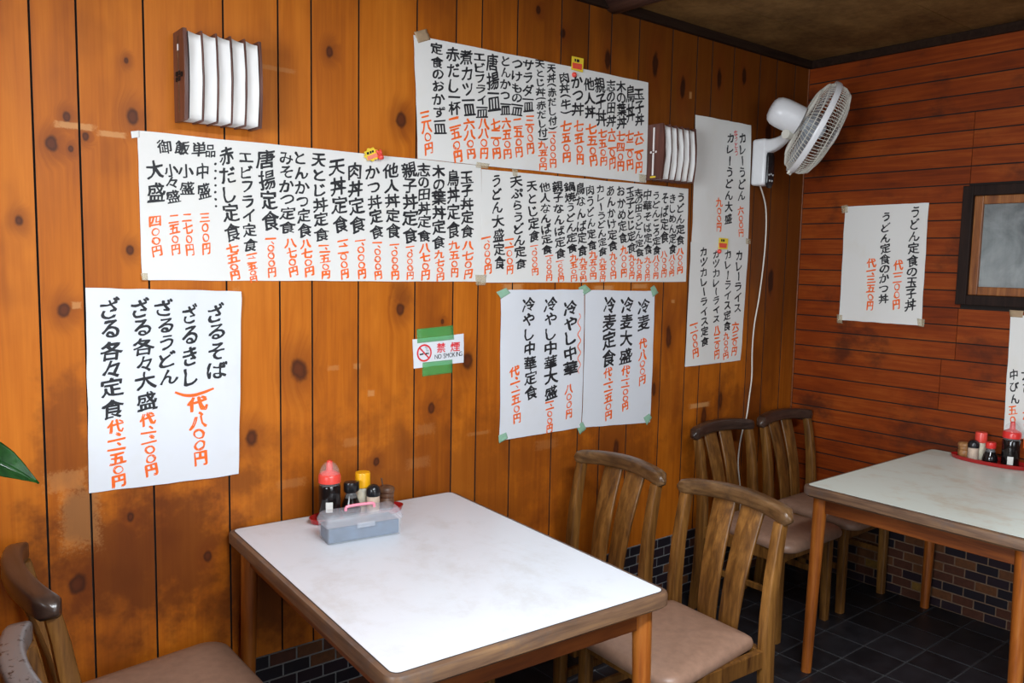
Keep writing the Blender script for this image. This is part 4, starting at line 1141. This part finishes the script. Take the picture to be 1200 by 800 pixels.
def jar(label, loc, mat, spoon):
    t = empty('toothpick_jar', loc, 0, label, 'jar')
    thing_lathe('body', [(.018, 0), (.023, .004), (.025, .016), (.0235, .028), (.0215, .031), (.0235, .034), (.024, .040), (.023, .044)], mat, t)
    thing_lathe('lid', [(.0235, .0445), (.0255, .047), (.0255, .055), (.022, .060), (.012, .063), (.004, .064)], mat, t)
    if spoon:
        bm = bmesh.new(); tube(bm, smooth_path([(-.008, 0, .050), (-.013, .002, .070), (-.015, .003, .084)], 4), [.0025]*8+[.0035], 8); link('spoon', bm, mat, t, True)
    return t
oval_tray('red oval tray half hidden behind the frosted plastic box', (1.160, 2.158, .70), -.05, .150, .062)
TZ = .7045
b1 = soy_bottle('tall soy sauce bottle with a coral red cap on the white table', (1.069, 2.160, TZ), .185, .0315, M['cap_coral'])
add_label(b1, .0315, .047, .03, math.radians(-118), M['label_white'])
small_soy('small soy sauce cruet with a black cap, behind the frosted plastic box', (1.137, 2.157, TZ), M['black'], .10).scale = (1.05, 1.05, 1.22)
shaker('spice shaker with a bright yellow cap on the white table', (1.190, 2.182, TZ), M['spice'], M['cap_yellow'], False, .122, .0205)
shaker('pepper shaker with a black domed cap on the white table', (1.203, 2.140, TZ), M['pepper'], M['black'], True, .092, .0195)
jar('brown turned jar with a little spoon handle, rightmost of the condiments on the white table', (1.263, 2.165, TZ), M['jar_wood'], True).scale = (1, 1, 1.15)
# frosted plastic box
def plastic_box(label, loc, rz, L, W, handle):
    t = empty('plastic_box', loc, rz, label, 'box')
    hb, hl = .048, .030
    def rr(l, w, z, r=.008): return [(x, y, z) for x, y in rrect(l, w, r, 4)]
    auto(link('body', loft(bmesh.new(), [rr(L-.012, W-.012, 0), rr(L-.006, W-.006, .002), rr(L, W, hb), rr(L-.004, W-.004, hb)]), M['frost'], t), 40)
    auto(link('lid', loft(bmesh.new(), [rr(L+.004, W+.004, hb+.0005), rr(L+.005, W+.005, hb+.008), rr(L-.004, W-.014, hb+hl*.8), rr(L-.014, W-.026, hb+hl)]), M['frost_lid'], t), 40)
    link('wrapped_contents', boxm((-L/2+.0065, -W/2+.0065, .003), (L/2-.0065, W/2-.0065, hb-.003), .004), M['box_fill'], t)
    auto(link('latch', boxm((-.026, -W/2-.006, hb-.009), (.026, -W/2-.001, hb+.006), .002), M['frost_lid'], t))
    if handle:
        bm = bmesh.new(); z = hb+hl
        tube(bm, smooth_path([(-.042, 0, z-.001), (-.041, 0, z+.007), (-.034, 0, z+.011), (0, 0, z+.012), (.034, 0, z+.011), (.041, 0, z+.007), (.042, 0, z-.001)], 4), .0042, 10)
        o = link('handle', bm, M['pink'], t, True); o['label'] = 'pink carrying handle'
    return t
plastic_box('frosted plastic box with a pink handle on the white table', (1.082, 1.998, .70), math.radians(-8), .218, .088, True)
# right table
oval_tray('red oval tray holding condiments on the grey-green table', (3.564, 1.300, .70), PI/2, .152, .064)
jar('tan turned wooden jar, leftmost on the red tray of the grey-green table', (3.572, 1.406, TZ), M['jar_bamboo'], False)
shaker('pepper shaker with a black domed cap on the grey-green table', (3.545, 1.362, TZ), M['pepper'], M['black'], True, .084, .0195)
shaker('spice shaker with a light red cap behind the pepper on the grey-green table', (3.590, 1.352, TZ), M['spice'], M['cap_coral'], False, .112, .0195)
small_soy('small soy sauce cruet with a red cap on the grey-green table', (3.542, 1.296, TZ), M['cap_red'])
b2 = soy_bottle('tall soy sauce bottle with a red cap on the grey-green table', (3.558, 1.228, TZ), .185, .032, M['cap_red'])
add_label(b2, .032, .028, .032, math.radians(-160), M['label_white'])
plastic_box('plastic box cut off by the right edge of the picture on the grey-green table', (3.42, 1.012, .70), math.radians(-90), .2, .09, False)

# ------------------------------------------------------------------ potted plant, one leaf reaching into the picture at left
pl = empty('potted_plant', (-.26, 1.12, 1.0), 0, 'green potted plant whose single glossy leaf tip enters at the left edge', 'plant')
PO = Vector(pl.location)
thing_lathe('pot', [(.060, 0), (.064, .006), (.082, .12), (.088, .125), (.088, .145), (.078, .145), (.076, .13), (.03, .128)], M['terracotta'], pl)
thing_lathe('soil', [(.074, .125), (.075, .134), (.03, .138)], M['soil'], pl)
def leaf(base, tip, width, droop, nrm=(0, 0, 1)):
    base, tip = Vector(base)-PO, Vector(tip)-PO; d = tip-base; side = d.cross(Vector(nrm)).normalized(); n_ = side.cross(d).normalized()
    bm = bmesh.new(); g = []; N, K = 18, 8
    for j in range(N+1):
        f = j/N; c = base+d*f+n_*(droop*math.sin(PI*f)); w = width*math.sin(PI*min(1, f**.72))**1.1+.0006
        row = []
        for k_ in range(-K, K+1):
            q_ = k_/K; row.append(bm.verts.new(c+side*(w*q_)+n_*(.30*w*abs(q_)+.012*w/.05*math.sin(f*42-abs(q_)*5)*(abs(q_))*.16-(.004 if k_ == 0 else 0))))
        g.append(row)
    for j in range(N):
        for k_ in range(2*K): bm.faces.new((g[j][k_], g[j][k_+1], g[j+1][k_+1], g[j+1][k_]))
    bmesh.ops.solidify(bm, geom=bm.faces[:], thickness=.0008)
    link('leaf', bm, M['leaf'], pl, True)
    b = bmesh.new(); tube(b, smooth_path([(0, 0, .13), (base.x*.35, base.y*.35, .13+max(.05, (base.z-.13)*.7)), tuple(base)], 6), [.006]*6+[.004]*7, 8)
    link('stem', b, M['stem'], pl, True)
tipd = ray(46, 566)*1.02; bd = ray(-62, 520)*.98
leaf(Vector((bd.x, bd.y, bd.z+CZ)), Vector((tipd.x, tipd.y, tipd.z+CZ)), 0.021, .010, (-.3, -.7, .75))
for a, h, r in ((2.2, .34, .22), (3.4, .30, .22), (4.3, .26, .2), (1.4, .30, .16), (2.8, .22, .2)):
    bb = PO+Vector((math.cos(a)*r*.35, math.sin(a)*r*.35, h)); leaf(bb, bb+Vector((math.cos(a)*r, math.sin(a)*r, -.08)), .045, .03)
